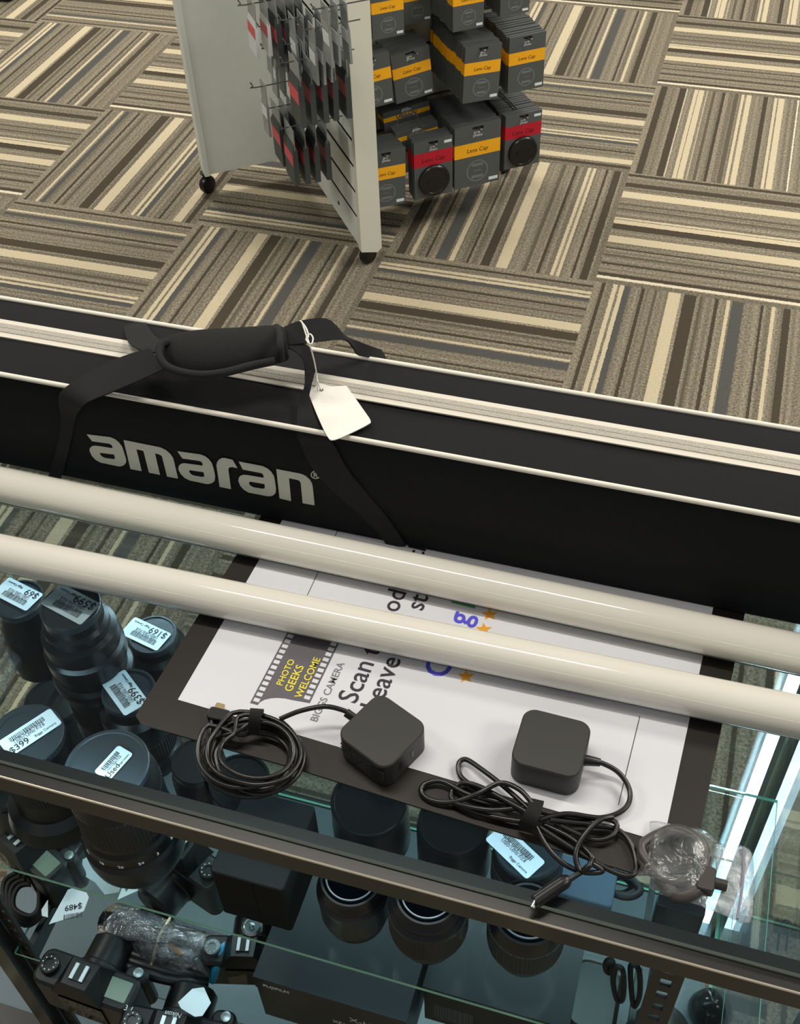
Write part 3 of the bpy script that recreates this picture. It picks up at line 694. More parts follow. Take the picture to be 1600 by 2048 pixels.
# handle wrap
wrap_m = mat('wrap_neoprene', (33, 33, 33), .9, noise=.12, nscale=500, bump=.25, bscale=900, spec=.2)
top_ = [(318, 690), (345, 676), (390, 668), (440, 664), (500, 660), (555, 656), (572, 662)]
bot_ = [(316, 712), (345, 738), (390, 752), (440, 748), (500, 735), (555, 722), (578, 715)]
b = MB(); vs_ = []; fs = []; N = 16; T_ = catmull([Vector((*p, 0)) for p in top_], 4); Bt = catmull([Vector((*p, 0)) for p in bot_], 4)
for i, (t, q) in enumerate(zip(T_, Bt)):
    s = i/(len(T_)-1); zc = 1.142+.008*s
    a_, c_ = at(t.x, t.y, zc), at(q.x, q.y, zc); m0 = (a_+c_)/2; h = (a_-c_)/2; hz = min(h.length*.55, .020)*(1 if 0 < i < len(T_)-1 else .8)
    for k in range(N):
        an = 2*math.pi*k/N; vs_.append(m0+h*math.cos(an)*.93+Vector((0, 0, hz*math.sin(an))))
for i in range(len(T_)-1):
    for k in range(N): fs.append((i*N+k, i*N+(k+1) % N, (i+1)*N+(k+1) % N, (i+1)*N+k))
fs += [tuple(range(N)), tuple(range((len(T_)-1)*N, len(T_)*N))]
b.add(vs_, fs); wrap = b.build('handle_wrap', wrap_m, bag, 60)
b = MB(); b.tube(E3([(335, 684, 1.158), (322, 690, 1.160), (319, 712, 1.158), (334, 733, 1.155), (365, 745, 1.156), (405, 750, 1.158), (450, 745, 1.160), (500, 732, 1.160), (550, 722, 1.160)]), .0042, 8); b.build('binding', web, wrap, 60)
b = MB(); b.tube(E3([(553, 655, 1.152), (560, 672, 1.170), (560, 695, 1.172), (562, 718, 1.158)]), .0042, 8); b.build('binding', web, wrap, 60)
# price tag hung on the strap
tg = empty('swing_tag', 'blank white swing tag tied to the bag strap with white string', 'price tag', (0, 0, 0))
tp = catmull([Vector((x, y, 0)) for x, y in ((628, 777), (640, 768), (662, 774), (690, 773), (698, 780), (728, 822), (741, 842), (736, 850), (700, 868), (668, 881), (655, 874), (636, 835), (619, 792), (620, 783))], 3, True)
b = MB(); b.poly([at(p.x, p.y, 1.1035) for p in tp], (0, 0, .0009)); card = b.build('tag_card', mat('tag_white', (238, 234, 226), .35), tg)
b = MB(); P = at(643, 780, 1.1045); b.lathe([(.0022, 0), (.0022, .0004)], 16, P, 0); b.lathe([(.0011, .0004), (.0011, .0006)], 12, P, 1); b.build('eyelet', [silver_paint, ink], tg)
string_m = mat('string_white', (235, 232, 224), .7)
b = MB(); b.tube(E3([(643, 780, 1.106), (636, 765, 1.112), (633, 748, 1.12), (628, 720, 1.15), (621, 695, 1.17), (612, 668, 1.178), (604, 645, 1.175), (600, 642, 1.17)]), .0008, 6)
b.tube(E3([(636, 782, 1.1055), (634, 765, 1.112), (632, 748, 1.12)]), .0008, 6)
b.tube(E3([(604, 645, 1.176), (612, 656, 1.180), (617, 672, 1.178), (611, 680, 1.176)]), .0008, 6)
b.tube(E3([(613, 673, 1.176), (620, 668, 1.178), (626, 676, 1.177), (623, 688, 1.175), (615, 684, 1.176)]), .0008, 6, closed=True)
b.build('string', string_m, tg, 60)
# ---------------------------------------------------------------- POWER ADAPTERS
ad_m = mat('adapter_black', (40, 39, 37), .5, bump=.08, bscale=4000); ad_gloss = mat('adapter_gloss', (18, 18, 18), .2)
cab_m = mat('cable_black', (20, 19, 18), .32, spec=.6)
ZS = ZP+.0006
def rot2(c, a, x, y, z): return Vector((c[0]+x*math.cos(a)-y*math.sin(a), c[1]+x*math.sin(a)+y*math.cos(a), z))
def adapter(c, a, w_, d_, label, port):
    root = empty('power_adapter', label, 'power adapter', (c[0], c[1], ZS), a)
    b = MB(); b.rbox(-w_/2, -d_/2, .0, w_/2, d_/2, .032, .012, 0, 8, c=.0012); b.build('housing', ad_m, root, 30)
    return root
ad1 = adapter((.0985, -2.1705), math.radians(-24), .061, .061, 'square black power adapter set diagonally, with the round cable coil beside it', 0)
b = MB(); b.rbox(.012, -.0308, .006, .028, -.0296, .026, .0005); b.build('socket', ad_gloss, ad1)
for q in (-.012, .004):
    b = MB(); b.box(.0303, q, .012, .0308, q+.0035, .022); b.build('port', ad_gloss, ad1)
b = MB()
for r_ in range(4):
    for k in range(9):
        if (r_*7+k*3) % 5: b.box(-.024+k*.0035, -.0307, .007+r_*.005, -.024+k*.0035+.0024, -.0304, .0098+r_*.005)
b.build('rating_print', mat('dim_print', (62, 62, 60), .5), ad1)
ad2 = adapter((.2485, -2.1415), math.radians(-1.5), .0625, .061, 'square black power adapter standing straight, right of the diagonal one', 0)
# cable 1: coil
cp = at(505, 1512, .962)
cab1 = empty('power_cable', 'black power cable wound into a round coil at the sign corner', 'cable', (0, 0, 0))
pts = []
loops = 6.6; n = 88
for i in range(n):
    t = i/(n-1); a = t*loops*2*math.pi+2.6
    k = int(t*loops); rr = .030+.0125*math.sin(k*2.1+.7)*.5+.010*abs(math.sin(a*.5+k)); 
    pts.append(Vector((cp.x+rr*1.12*math.cos(a)+.003*math.sin(k*1.7), cp.y+rr*.95*math.sin(a)+.003*math.cos(k*2.3), .9575+.0034*(k % 6)+.0025*math.sin(a*2+k))))
b = MB()
exitp = E3([(560, 1438, .972), (600, 1422, .978), (650, 1413, .980), (690, 1422, .975), (703, 1432, .972)])
b.tube(exitp, .0024, 10, smooth=5); b.build('cable', cab_m, cab1, 60)
b = MB(); b.tube(pts, .0023, 8, smooth=3); b.build('coil', cab_m, cab1, 60)
b = MB(); b.tube(E3([(430, 1425, .9585), (420, 1455, .958), (415, 1490, .958), (404, 1520, .955), (425, 1545, .955), (470, 1568, .955), (530, 1578, .955), (575, 1555, .956), (592, 1510, .957), (588, 1470, .960), (560, 1440, .965)]), .0024, 8); b.build('cable', cab_m, cab1, 60)
b = MB(); b.tube([at(692, 1425, .974), at(708, 1436, .971)], .0042, 12, smooth=0); b.build('strain_relief', satin_black, cab1, 50)
b = MB(); P = at(440, 1432, .960); b.rbox(P.x-.012, P.y-.006, .9545, P.x+.009, P.y+.007, .963, .003); b.build('plug_body', satin_black, cab1)
b = MB(); P = at(437, 1416, .960); b.rbox(P.x-.0045, P.y-.006, .9565, P.x+.0045, P.y+.006, .9600, .0015); b.build('plug_tip', mat('brass_tip', (196, 176, 130), .3, .9), cab1)
b = MB(); b.ribbon(E3([(497, 1468, .965), (497, 1440, .981), (500, 1424, .983), (500, 1418, .972)]), E3([(520, 1470, .965), (520, 1442, .981), (527, 1424, .983), (528, 1420, .972)]), .002); b.build('cable_tie', mat('velcro', (14, 14, 14), .95), cab1)
# cable 2: folded bundle
cab2 = empty('power_cable', 'black power cable folded into a strapped bundle below the straight adapter', 'cable', (0, 0, 0))
H = .958
runs = [
 [(1168, 1521, .972), (1200, 1525, .970), (1237, 1545, .966), (1259, 1580, .962), (1254, 1612, .960), (1222, 1632, .959), (1165, 1637, .960), (1110, 1630, .964), (1065, 1618, .968)],
 [(1062, 1622, .968), (1010, 1575, .966), (965, 1540, .964), (932, 1519, .960), (917, 1529, .958), (924, 1556, .957), (965, 1582, .960), (1015, 1606, .964), (1058, 1632, .966)],
 [(1068, 1612, .974), (1040, 1580, .976), (1000, 1566, .974), (955, 1588, .970), (905, 1604, .960), (862, 1600, .957), (842, 1583, .957), (852, 1567, .958), (885, 1563, .960), (935, 1588, .961), (990, 1602, .962), (1050, 1618, .965)],
 [(1060, 1645, .962), (1000, 1636, .960), (945, 1622, .958), (908, 1602, .957), (904, 1582, .957), (925, 1566, .960), (958, 1573, .965), (1010, 1600, .968), (1055, 1625, .970)],
 [(1050, 1614, .966), (990, 1620, .965), (945, 1615, .964), (910, 1606, .960)],
 [(1078, 1640, .966), (1130, 1628, .965), (1180, 1634, .963), (1222, 1640, .962), (1234, 1652, .962), (1224, 1672, .961), (1195, 1680, .960), (1160, 1670, .960), (1110, 1645, .962)],
 [(1226, 1634, .970), (1200, 1640, .972), (1170, 1668, .970), (1153, 1700, .966), (1153, 1725, .963), (1163, 1742, .962), (1178, 1732, .968), (1184, 1718, .966)],
 [(1080, 1655, .962), (1150, 1700, .959), (1215, 1738, .956), (1258, 1752, .956), (1273, 1735, .956), (1264, 1692, .957), (1236, 1660, .958), (1185, 1650, .962), (1100, 1640, .966)],
 [(1072, 1655, .964), (1100, 1702, .960), (1135, 1732, .957), (1172, 1745, .956), (1205, 1742, .957), (1180, 1725, .962)],
 [(1085, 1648, .960), (1140, 1675, .960), (1185, 1715, .961), (1170, 1738, .960), (1150, 1752, .960), (1130, 1766, .959)]]
for r_ in runs:
    b = MB(); b.tube(E3(r_), .0024, 8, smooth=6); b.build('cable', cab_m, cab2, 60)
b = MB(); b.tube([at(1158, 1520, .972), at(1176, 1521, .972), at(1200, 1525, .970)], .0048, 12, smooth=2, rf=lambda t: 1.25-.5*t); b.build('strain_relief', satin_black, cab2, 50)
b = MB(); b.tube([at(1140, 1758, .961), at(1122, 1768, .960), at(1070, 1803, .959)], .0058, 14, smooth=3, rf=lambda t: .6+.45*min(1, t*3)); b.build('barrel_plug', satin_black, cab2, 50)
b = MB(); b.tube([at(1071, 1802, .958), at(1064, 1815, .957)], .0025, 10, smooth=0); b.build('plug_tip', chrome, cab2, 50)
b = MB(); b.ribbon(E3([(1062, 1598, .972), (1052, 1620, .982), (1040, 1640, .976), (1036, 1652, .96)]), E3([(1088, 1604, .972), (1080, 1632, .982), (1068, 1652, .976), (1058, 1660, .96)]), .002); b.build('cable_tie', mat('velcro', (14, 14, 14), .95), cab2)
# ---------------------------------------------------------------- ZIP BAG with a cord on the counter
film = glass_mat('film', (.92, .93, .93), .9, .18, .045, .7, 35)
cord = empty('coiled_cord', 'short thick grey cord coiled inside a clear zip bag at the counter corner', 'cord', (0, 0, 0))
cm = mat('cord_grey', (70, 66, 62), .4); c = at(1352, 1716, .957)
b = MB()
pts = [Vector((c.x+(.027+.003*math.sin(i*1.3))*math.cos(i*.42+1), c.y+(.024+.002*math.cos(i))*math.sin(i*.42+1), .9575+.004*(i/44)+.001*math.sin(i*.9))) for i in range(44)]
b.tube(pts, .0042, 10, smooth=3); b.build('cord_loop', cm, cord, 60)
b = MB(); b.tube(E3([(1320, 1755, .957), (1350, 1790, .957), (1385, 1785, .958), (1408, 1762, .959)]), .0065, 10); b.build('cord_end', cm, cord, 60)
b = MB(); P = at(1412, 1762, .960); b.rbox(P.x-.008, P.y-.011, .9545, P.x+.007, P.y+.011, .966, .003); b.lathe([(.0048, 0), (.0048, .011)], 16, (P.x+.006, P.y, .9605), R=Matrix.Rotation(math.pi/2, 3, 'Y')); b.build('connector', mat('connector_grey', (48, 44, 41), .4), cord, 40)
outline = [(1300, 1642), (1345, 1648), (1395, 1655), (1425, 1672), (1452, 1692), (1480, 1690), (1506, 1705), (1508, 1745), (1510, 1780), (1500, 1848), (1450, 1832), (1400, 1812), (1360, 1800), (1320, 1788), (1290, 1770), (1271, 1755), (1285, 1725), (1297, 1700), (1302, 1670)]
def film_sheet(outline, zc, zmid, name, label, cat, m, rings=7, wr=.003, seed=1, dome=None):
    rn = random.Random(seed); c = [sum(p[k] for p in outline)/len(outline) for k in (0, 1)]
    ol = [tuple(v)[:2] for v in catmull([Vector((*p, 0)) for p in outline], 3, True)]
    N = len(ol); vs_ = []; fs = []
    for r_ in range(rings+1):
        s = 1-r_/rings
        for i, p in enumerate(ol):
            q = (c[0]+(p[0]-c[0])*s, c[1]+(p[1]-c[1])*s)
            z = zc+(zmid-zc)*(1-s**3)+(wr*rn.uniform(-1, 1) if 0 < r_ else 0)*(1 if r_ < rings else 0)
            if dome: z = zc+(zmid-zc)*math.exp(-(math.hypot(q[0]-dome[0], q[1]-dome[1])/dome[2])**4)+(wr*rn.uniform(0, 1) if r_ else 0)
            z = max(z, zc)
            vs_.append(at(q[0], q[1], z))
    for r_ in range(rings):
        for i in range(N):
            fs.append((r_*N+i, r_*N+(i+1) % N, (r_+1)*N+(i+1) % N, (r_+1)*N+i))
    b = MB(); b.add(vs_, fs); o = b.build(name, m, None, 180); tag(o, label, cat)
    me = o.modifiers.new('thick', 'SOLIDIFY'); me.thickness = .0003
    return o
film_sheet(outline, .9545, .9700, 'zip_bag', 'crumpled clear zip bag lying at the near right corner of the counter', 'plastic bag', film, 9, .0008, 1, (1355, 1718, 78))
zb_ = [o for o in COL.objects if o.name == 'zip_bag'][0]
o = film_sheet([(1428, 1690), (1452, 1696), (1480, 1693), (1504, 1708), (1507, 1780), (1498, 1845), (1440, 1826), (1402, 1810), (1424, 1780), (1432, 1740)], .9552, .9565, 'bag_panel', None, None, glass_mat('film_frosted', (.85, .90, .92), 1.2, .2, .30, .5, 60), 4, .0006, 2)
o.parent = zb_
b = MB(); b.tube(E3([(1487, 1694, .9575), (1486, 1760, .9575), (1474, 1838, .9575)]), .0012, 6); b.build('zip_closure', mat('zip_lilac', (150, 145, 160), .3), zb_, 60)
# ---------------------------------------------------------------- LENSES
cap_grey = mat('cap_grey', (44, 50, 54), .32, bump=.1, bscale=2500); cap_dark = mat('cap_dark', (12, 12, 13), .3); ring_m = mat('ring_metal', (120, 122, 122), .45, .8); barrel = mat('barrel_black', (11, 11, 12), .35); barrel_rub = mat('barrel_rubber', (17, 17, 18), .5)
amber = mat('lens_glass', (3, 4, 6), .03, spec=.12)
def price_label(root, w_, h_, z, rz, price, c=(0, 0)):
    lb = MB(); lb.rbox(-w_/2, -h_/2, 0, w_/2, h_/2, .0004, .003, c=.0001)
    o = lb.build('price_label', label_white, root, loc=(c[0], c[1], z), rot=(0, 0, rz))
    b = MB(); rr = random.Random(price + str(w_)); x = -w_*.34
    while x < w_*.30:
        t = rr.uniform(.0004, .0011); b.box(x, h_*.10, .0004, x+t, h_*.34, .0006); x += t+rr.uniform(.0005, .001)
    b.build('barcode', ink, o)
    if price: text_on('lettering', price, ink, (-w_*.44, -h_*.40, .0004), (1, 0, 0), (0, 1, 0), size=h_*.42, parent=o, bold=.01, th=.0002)
    text_on('lettering', 'Biggs Camera', ink, (w_*.02, -h_*.36, .0004), (1, 0, 0), (0, 1, 0), width=w_*.40, parent=o, th=.0002)
    for k in range(2):
        text_on('lettering', ('USED LENS F/2.8', 'FOR SALE 18-55')[k], ink, (-w_*.30, -h_*(.06-.12*k)-.001, .0004), (1, 0, 0), (0, 1, 0), width=w_*.56, parent=o, th=.0002)
    return o
def lens(px, py, ztop, prof, capr, label, lab=None, zb=S1, captype='flat', knurls=(), numbers=None, dark=False, at_base=False, tilt=None):
    P = at(px, py, zb if at_base else ztop); H_ = ztop-zb-.0004
    root = empty('camera_lens', label, 'lens', (P.x, P.y, zb+.0004))
    ch = .010 if captype != 'none' else 0
    b = MB(); hh = H_-ch; pr = [(r, z*hh) for r, z in prof]
    b.lathe(pr, 56, knurl=None); b.build('barrel', barrel, root, 30)
    for (z0, z1, r, n) in knurls:
        b = MB(); b.lathe([(r, z0*hh), (r+.0008, z0*hh+.0006), (r+.0008, z1*hh-.0006), (r, z1*hh)], 2*n, knurl={1: .0009, 2: .0009}); b.build('focus_ring', barrel_rub, root)
    if captype == 'flat':
        b = MB(); b.lathe([(capr*.985, hh), (capr, hh+.0012), (capr, H_-.0015), (capr*.97, H_), (capr*.90, H_), (capr*.885, H_-.0012)], 56); b.build('lens_cap', cap_dark if dark else cap_grey, root, 30)
    elif captype == 'knurl':
        b = MB(); b.lathe([(capr*.98, hh), (capr, hh+.001), (capr, H_-.0012), (capr*.97, H_), (capr*.80, H_), (capr*.79, H_-.0015)], 120, knurl={1: .0008, 2: .0008}); b.build('lens_cap', cap_grey, root, 25)
    else:
        b = MB(); b.lathe([(capr*.93, hh+.0008), (capr*.80, hh+.0004), (capr*.55, hh+.0012), (capr*.3, hh+.0018), (.001, hh+.002)], 48, caps=False); b.build('front_element', amber, root, 60)
        b = MB(); b.lathe([(capr*.84, hh+.0006), (capr*.83, hh+.0018), (capr*.79, hh+.0018), (capr*.78, hh+.0006)], 48, caps=False); b.build('metal_ring', ring_m, root, 60)
    if lab:
        w_, h_, rz, price, cx, cy = lab; price_label(root, w_, h_, H_+.0001 if captype == 'flat' else H_+.0001, rz, price, (cx, cy))
    if numbers:
        zr, r, L = numbers
        for k, tx in enumerate(L):
            a = math.radians(-150+k*24); p = Vector((r*math.cos(a), r*math.sin(a), zr*hh)); xd = Vector((-math.sin(a), math.cos(a), 0))
            text_on('engraving', tx, white_ink, p, xd, (0, 0, 1), size=.0065, parent=root, th=.0003)
    return root
small = lambda r: [(r*.98, 0), (r, .02), (r, .30), (r*.96, .32), (r*.96, .36), (r, .38), (r, .70), (r*.92, .74), (r*.86, .92), (r*.84, 1)]
PI = math.pi
lens(36, 1197, .83, [(.034, 0), (.036, .03), (.036, .45), (.033, .5), (.033, .8), (.029, .9), (.028, 1)], .030, 'lens with $69 sticker on its cap at the far left of the upper shelf', (.056, .030, PI-.24, '$69', -.004, .006))
lens(140, 1211, .932, [(.036, 0), (.039, .02), (.040, .10), (.038, .14), (.038, .40), (.042, .46), (.0455, .50), (.046, .525), (.045, .54), (.040, .555), (.040, .64), (.0445, .66), (.0445, .74), (.041, .76), (.0415, .80), (.0415, .86), (.036, .88), (.036, .93), (.032, .95), (.0315, 1)], .0325,
     'tall wide-collared lens with $599 sticker beside the $69 lens', (.058, .033, PI-.26, '$599', .0, .002), knurls=((.18, .34, .038, 60),))
lens(305, 1268, .795, [(.033, 0), (.036, .04), (.036, .3), (.034, .34), (.034, .6), (.036, .64), (.036, .8), (.030, .88), (.0285, 1)], .029, 'short lens with $169 sticker next to the black sign corner', (.056, .029, PI-.22, '$169', -.008, -.002), knurls=((.35, .58, .034, 56),))
lens(256, 1380, .835, [(.039, 0), (.041, .03), (.041, .2), (.037, .24), (.037, .55), (.038, .58), (.038, .82), (.031, .88), (.0295, 1)], .030, 'lens with tilted $399 sticker partly under the black sign', (.056, .030, PI-.62, '$399', -.002, -.004), knurls=((.27, .52, .037, 60),))
lens(52, 1470, .85, [(.056, 0), (.057, .01), (.052, .16), (.042, .22), (.040, .4), (.040, .9), (.038, 1)], .040, 'broad capped lens with sideways $399 sticker at the left edge', (.062, .026, 1.02, '$399', .003, .004), captype='knurl', knurls=((.45, .80, .040, 70),))
lens(213, 1530, .885, [(.044, 0), (.046, .02), (.052, .10), (.054, .18), (.054, .30), (.050, .33), (.050, .44), (.047, .47), (.047, .86), (.043, .93), (.041, 1)], .0425, 'large lens with white distance numbers and a small sticker on its broad cap', (.036, .020, 1.30, 'Used', .006, .004), numbers=(.36, .0505, ['70', '50', '35', '28', '24', '3', '5', '10']), knurls=((.52, .82, .047, 76),))
lens(738, 1600, .79, [(.040, 0), (.042, .05), (.042, .6), (.041, .7), (.041, 1)], .041, 'short dark lens with a wide plain cap under the near edge of the sign', dark=True)
lens(908, 1640, .80, [(.038, 0), (.039, .04), (.039, .9), (.037, 1)], .037, 'dark cylindrical lens with glossy plain cap below the cable bundle', dark=True)
lens(1058, 1690, .81, [(.028, 0), (.031, .10), (.034, .25), (.036, .34), (.036, .85), (.034, .93), (.033, 1)], .034, 'lens with a white barcode label across its top', (.058, .027, -.55, '', -.012, -.010), knurls=((.40, .80, .036, 76),))
lens(1047, 1903, .800, [(.027, 0), (.029, .06), (.034, .26), (.038, .34), (.038, .80), (.036, .9), (.034, 1)], .034, 'ribbed lens with bright base rim, rightmost of three under the rail', at_base=True, captype='none', knurls=((.40, .78, .0382, 60),))
lens(713, 1832, .795, [(.029, 0), (.032, .05), (.033, .2), (.036, .24), (.036, .62), (.037, .66), (.037, .74), (.034, .78), (.034, .84), (.032, .88), (.031, 1)], .031, 'smooth lens with a metal front ring, leftmost of three under the rail', at_base=True, captype='none', knurls=((.66, .73, .036, 60),))
lens(858, 1880, .812, [(.026, 0), (.030, .12), (.036, .26), (.0395, .36), (.0395, .80), (.036, .85), (.036, .9), (.033, .94), (.031, 1)], .031, 'fluted zoom lens with a metal ring, middle of three under the rail', at_base=True, captype='none', knurls=((.06, .16, .0285, 44), (.40, .76, .0395, 90)))
lens(478, 1560, .78, [(.036, 0), (.038, .06), (.038, .5), (.034, .6), (.033, 1)], .034, 'plain capped lens lying in shadow under the round cable coil', dark=True)
lens(395, 1520, .775, [(.030, 0), (.033, .08), (.033, .7), (.030, .8), (.029, 1)], .030, 'dark capped lens between the sticker lenses and the cable coil', dark=True)
for k, (px, py, zt_, r_, tx) in enumerate(((105, 1400, .60, .040, 'dark lens standing on the lower shelf below the $599 lens'), (175, 1335, .55, .034, 'dark lens at the back of the lower shelf behind the $599 lens'),
        (448, 1512, .56, .031, 'dark lens on the lower shelf under the coil plug'), (20, 1560, .60, .042, 'dark lens on the lower shelf below the broad left edge lens'))):
    lens(px, py, zt_, [(r_*1.05, 0), (r_*1.1, .05), (r_*1.1, .4), (r_, .5), (r_, 1)], r_*.97, tx, zb=S2, dark=True)
P0_ = at(474, 1755, S1); P1_ = at(612, 1790, S1)
b = MB(); b.rbox(P0_.x, -2.262, S1+.0004, P1_.x, -2.165, .800, .004); b.box(P0_.x+(P1_.x-P0_.x)*.55, -2.2625, S1+.002, P0_.x+(P1_.x-P0_.x)*.55+.002, -2.2618, .798)
o = b.build('storage_case', mat('case_brown_black', (13, 13, 12), .7, spec=.2)); tag(o, 'plain dark case on the upper shelf behind the rail, left of the ringed lenses', 'case')
# ---------------------------------------------------------------- CAMERAS
cam_m = mat('camera_black', (15, 15, 16), .38, bump=.2, bscale=1800); lcd_m = mat('lcd_grey', (122, 138, 122), .3)
dial_top = mat('dial_silver', (170, 178, 180), .3, .8)
def camera(px, py, z, rz, label, style, scale=1.0):
    P = at(px, py, z+.075*scale); root = empty('camera', label, 'camera', (P.x, P.y, z+.0004), rz); root.scale = (scale,)*3
    b = MB(); b.rbox(-.066, -.022, 0, .066, .022, .075, .012); b.rbox(-.068, -.036, 0, -.038, -.016, .070, .010)
    b.build('body', cam_m, root, 40)
    b = MB()
    pz = [(-.030, -.020, .074), (.030, -.020, .074), (.034, .026, .074), (-.034, .026, .074), (-.018, -.012, .098), (.018, -.012, .098), (.016, .020, .100), (-.016, .020, .100)]
    b.add(pz, [(0,1,2,3)[::-1], (4,5,6,7), (0,1,5,4), (1,2,6,5), (2,3,7,6), (3,0,4,7)]); b.build('viewfinder_hump', cam_m, root)
    b = MB(); b.box(-.0095, -.006, .1002, .0095, .013, .1015, 0)
    for s in (-1, 1): b.box(s*.0065-.0022, -.006, .1015, s*.0065+.0022, .013, .1035, 1)
    b.build('hot_shoe', [satin_black, mat('shoe_rail', (215, 222, 226), .35, .3)], root)
    R_ = 'dial_left' 
    b = MB(); b.lathe([(.0115, .075), (.012, .076), (.012, .084), (.0105, .085), (.0055, .0852), (.0053, .0835)], 40, (.048, 0, 0), knurl={1: .0006, 2: .0006})
    b.build('mode_dial', dial_top if style == 'silver' else satin_black, root, 30)
    b = MB()
    for k in range(9):
        a = 2*PI*k/9; b.box(.048+.0082*math.cos(a)-.0007, .0082*math.sin(a)-.0007, .0851, .048+.0082*math.cos(a)+.0007, .0082*math.sin(a)+.0007, .0853)
    b.build('dial_marks', white_ink, root)
    if style in ('lcd', 'silver'):
        b = MB(); b.rbox(-.058, -.013, .0745, -.024, .012, .0762, .002); b.build('top_screen', lcd_m, root)
    b = MB(); b.lathe([(.006, .0745), (.0065, .0755), (.006, .079), (.004, .0795)], 24, (-.056, -.027, -.005)); b.build('shutter_button', dial_top, root, 40)
    Rx = Matrix.Rotation(math.pi/2, 3, 'X')
    b = MB(); b.lathe([(.032, .020), (.032, .028), (.030, .030), (.030, .060), (.026, .064)], 48, (0, 0, .036), R=Rx); b.build('mount_lens', barrel, root, 35)
    b = MB(); b.rbox(-.030, .0222, .010, .030, .0240, .058, .001); b.build('rear_screen', amber, root)
    return root
camera(50, 1690, S2, 2.75, 'camera with silver dial and grey prism at the left edge of the lower shelf', 'silver')
camera(362, 1708, S2, -.30, 'black camera with bare hot shoe behind the large lens', 'plain')
c3 = camera(172, 1958, S2, -.04+PI, 'black camera with grey top display at the bottom left', 'lcd', 1.0)
text_on('lettering', '3 1', white_ink, (-.061, .018, .0752), (-1, 0, 0), (0, -1, 0), size=.009, parent=c3)
c4 = camera(345, 2062, S2, PI+.1, 'black camera with a maker name on its prism at the bottom edge', 'plain')
text_on('lettering', 'Nikon', white_ink, (-.012, -.0125, .1006), (1, 0, 0), (0, 1, 0), size=.008, parent=c4, shear=.2)
camera(492, 1900, S2, .25+PI, 'silver-topped camera squeezed beside the black carton', 'silver', .85)
camera(250, 1440, .118, .4, 'black camera on the deck at the back, below the lens with tilted sticker', 'plain', 1.0)
# ---------------------------------------------------------------- CARTONS
box_m = mat('carton_black', (19, 24, 28), .42, spec=.5); box_l = mat('carton_edge', (60, 62, 62), .5)
def carton(x0, x1, y0, y1, z0, z1, label):
    root = empty('carton', label, 'carton', ((x0+x1)/2, (y0+y1)/2, z0+.0004)); w2, d2, h = (x1-x0)/2, (y1-y0)/2, z1-z0
    b = MB(); b.box(-w2, -d2, 0, w2, d2, h-.030); b.build('tray', box_m, root)
    b = MB(); b.box(-w2-.0012, -d2-.0012, h-.0298, w2+.0012, d2+.0012, h); b.build('lid', box_m, root)
    return root, w2, d2, h
bx, w2, d2, h = carton(-.048, .135, -2.262, -2.10, S2, .548, 'black camera carton with faint white lettering on its front')
fy = -d2-.0014
text_on('lettering', 'FUJIFILM', white_ink, (-w2+.010, fy, h-.020), (1, 0, 0), (0, 0, 1), width=.032, parent=bx, bold=.01)
text_on('lettering', 'X-H2', white_ink, (.022, fy+.0012, h-.052), (1, 0, 0), (0, 0, 1), width=.036, parent=bx)
text_on('lettering', 'XF16-80mmF4', white_ink, (.0, fy+.0012, h-.072), (1, 0, 0), (0, 0, 1), width=.06, parent=bx, bold=.01)
by, w2, d2, h = carton(.142, .312, -2.212, -2.07, S2, .530, 'dark blue-black carton beside the lettered carton')
b = MB(); rr = random.Random(4); x = -w2+.012
while x < -w2+.060:
    t = rr.uniform(.0006, .0016); b.box(x, -d2-.0006, h-.085, x+t, -d2, h-.045); x += t+rr.uniform(.0006, .0014)
b.build('barcode', mat('dim_code', (86, 92, 94), .5), by)
# ---------------------------------------------------------------- WRAPPED BUNDLE, TAGS, CORDS inside the case
bun = empty('wrapped_accessory', 'dark accessory bundled in crumpled clear film with a rubber band', 'bundle', (0, 0, 0))
zt = S2+.055
dark_cord = mat('dark_cord', (30, 27, 28), .4, noise=.4, nscale=120)
b = MB(); 
for k in range(7):
    o_ = k*9
    b.tube(E3([(232, 1842+o_*1.5, zt-.02), (285, 1858+o_*1.6, zt-.008), (350, 1880+o_*1.5, zt-.006), (415, 1900+o_*1.2, zt-.02)]), .0075, 8)
b.build('cord_bundle', dark_cord, bun, 60)
film2 = glass_mat('film_crinkled', (.80, .80, .82), 3.5, .08, .06, 1.6, 60)
o = film_sheet([(198, 1835), (232, 1805), (300, 1815), (360, 1840), (430, 1862), (472, 1875), (470, 1900), (440, 1940), (420, 1965), (360, 1962), (290, 1945), (262, 1910), (235, 1880), (200, 1875)], S2+.03, S2+.075, 'film_wrap', None, None, film2, 6, .004, 4)
o.parent = bun
b = MB(); b.tube(E3([(340, 1836, zt), (322, 1865, zt+.012), (312, 1895, zt+.014), (300, 1940, zt-.005)]), .0018, 8); b.build('rubber_band', mat('rubber_band', (206, 192, 150), .6), bun, 60)
b = MB(); b.tube(E3([(462, 1872, zt), (446, 1895, zt+.004), (436, 1925, zt), (424, 1965, zt-.02)]), .0052, 8, rf=lambda t: .7+.6*math.sin(t*PI)); b.build('blue_tape', mat('blue_tape', (40, 150, 190), .35), bun, 60)
b = MB(); yy = [at(x, y, zt+.013) for x, y in ((332, 1890), (345, 1888), (362, 1898), (370, 1908), (358, 1910), (342, 1900))]; b.poly(yy, (0, 0, .0012)); b.build('yellow_scrap', mat('yellow_scrap', (226, 158, 40), .5), bun)
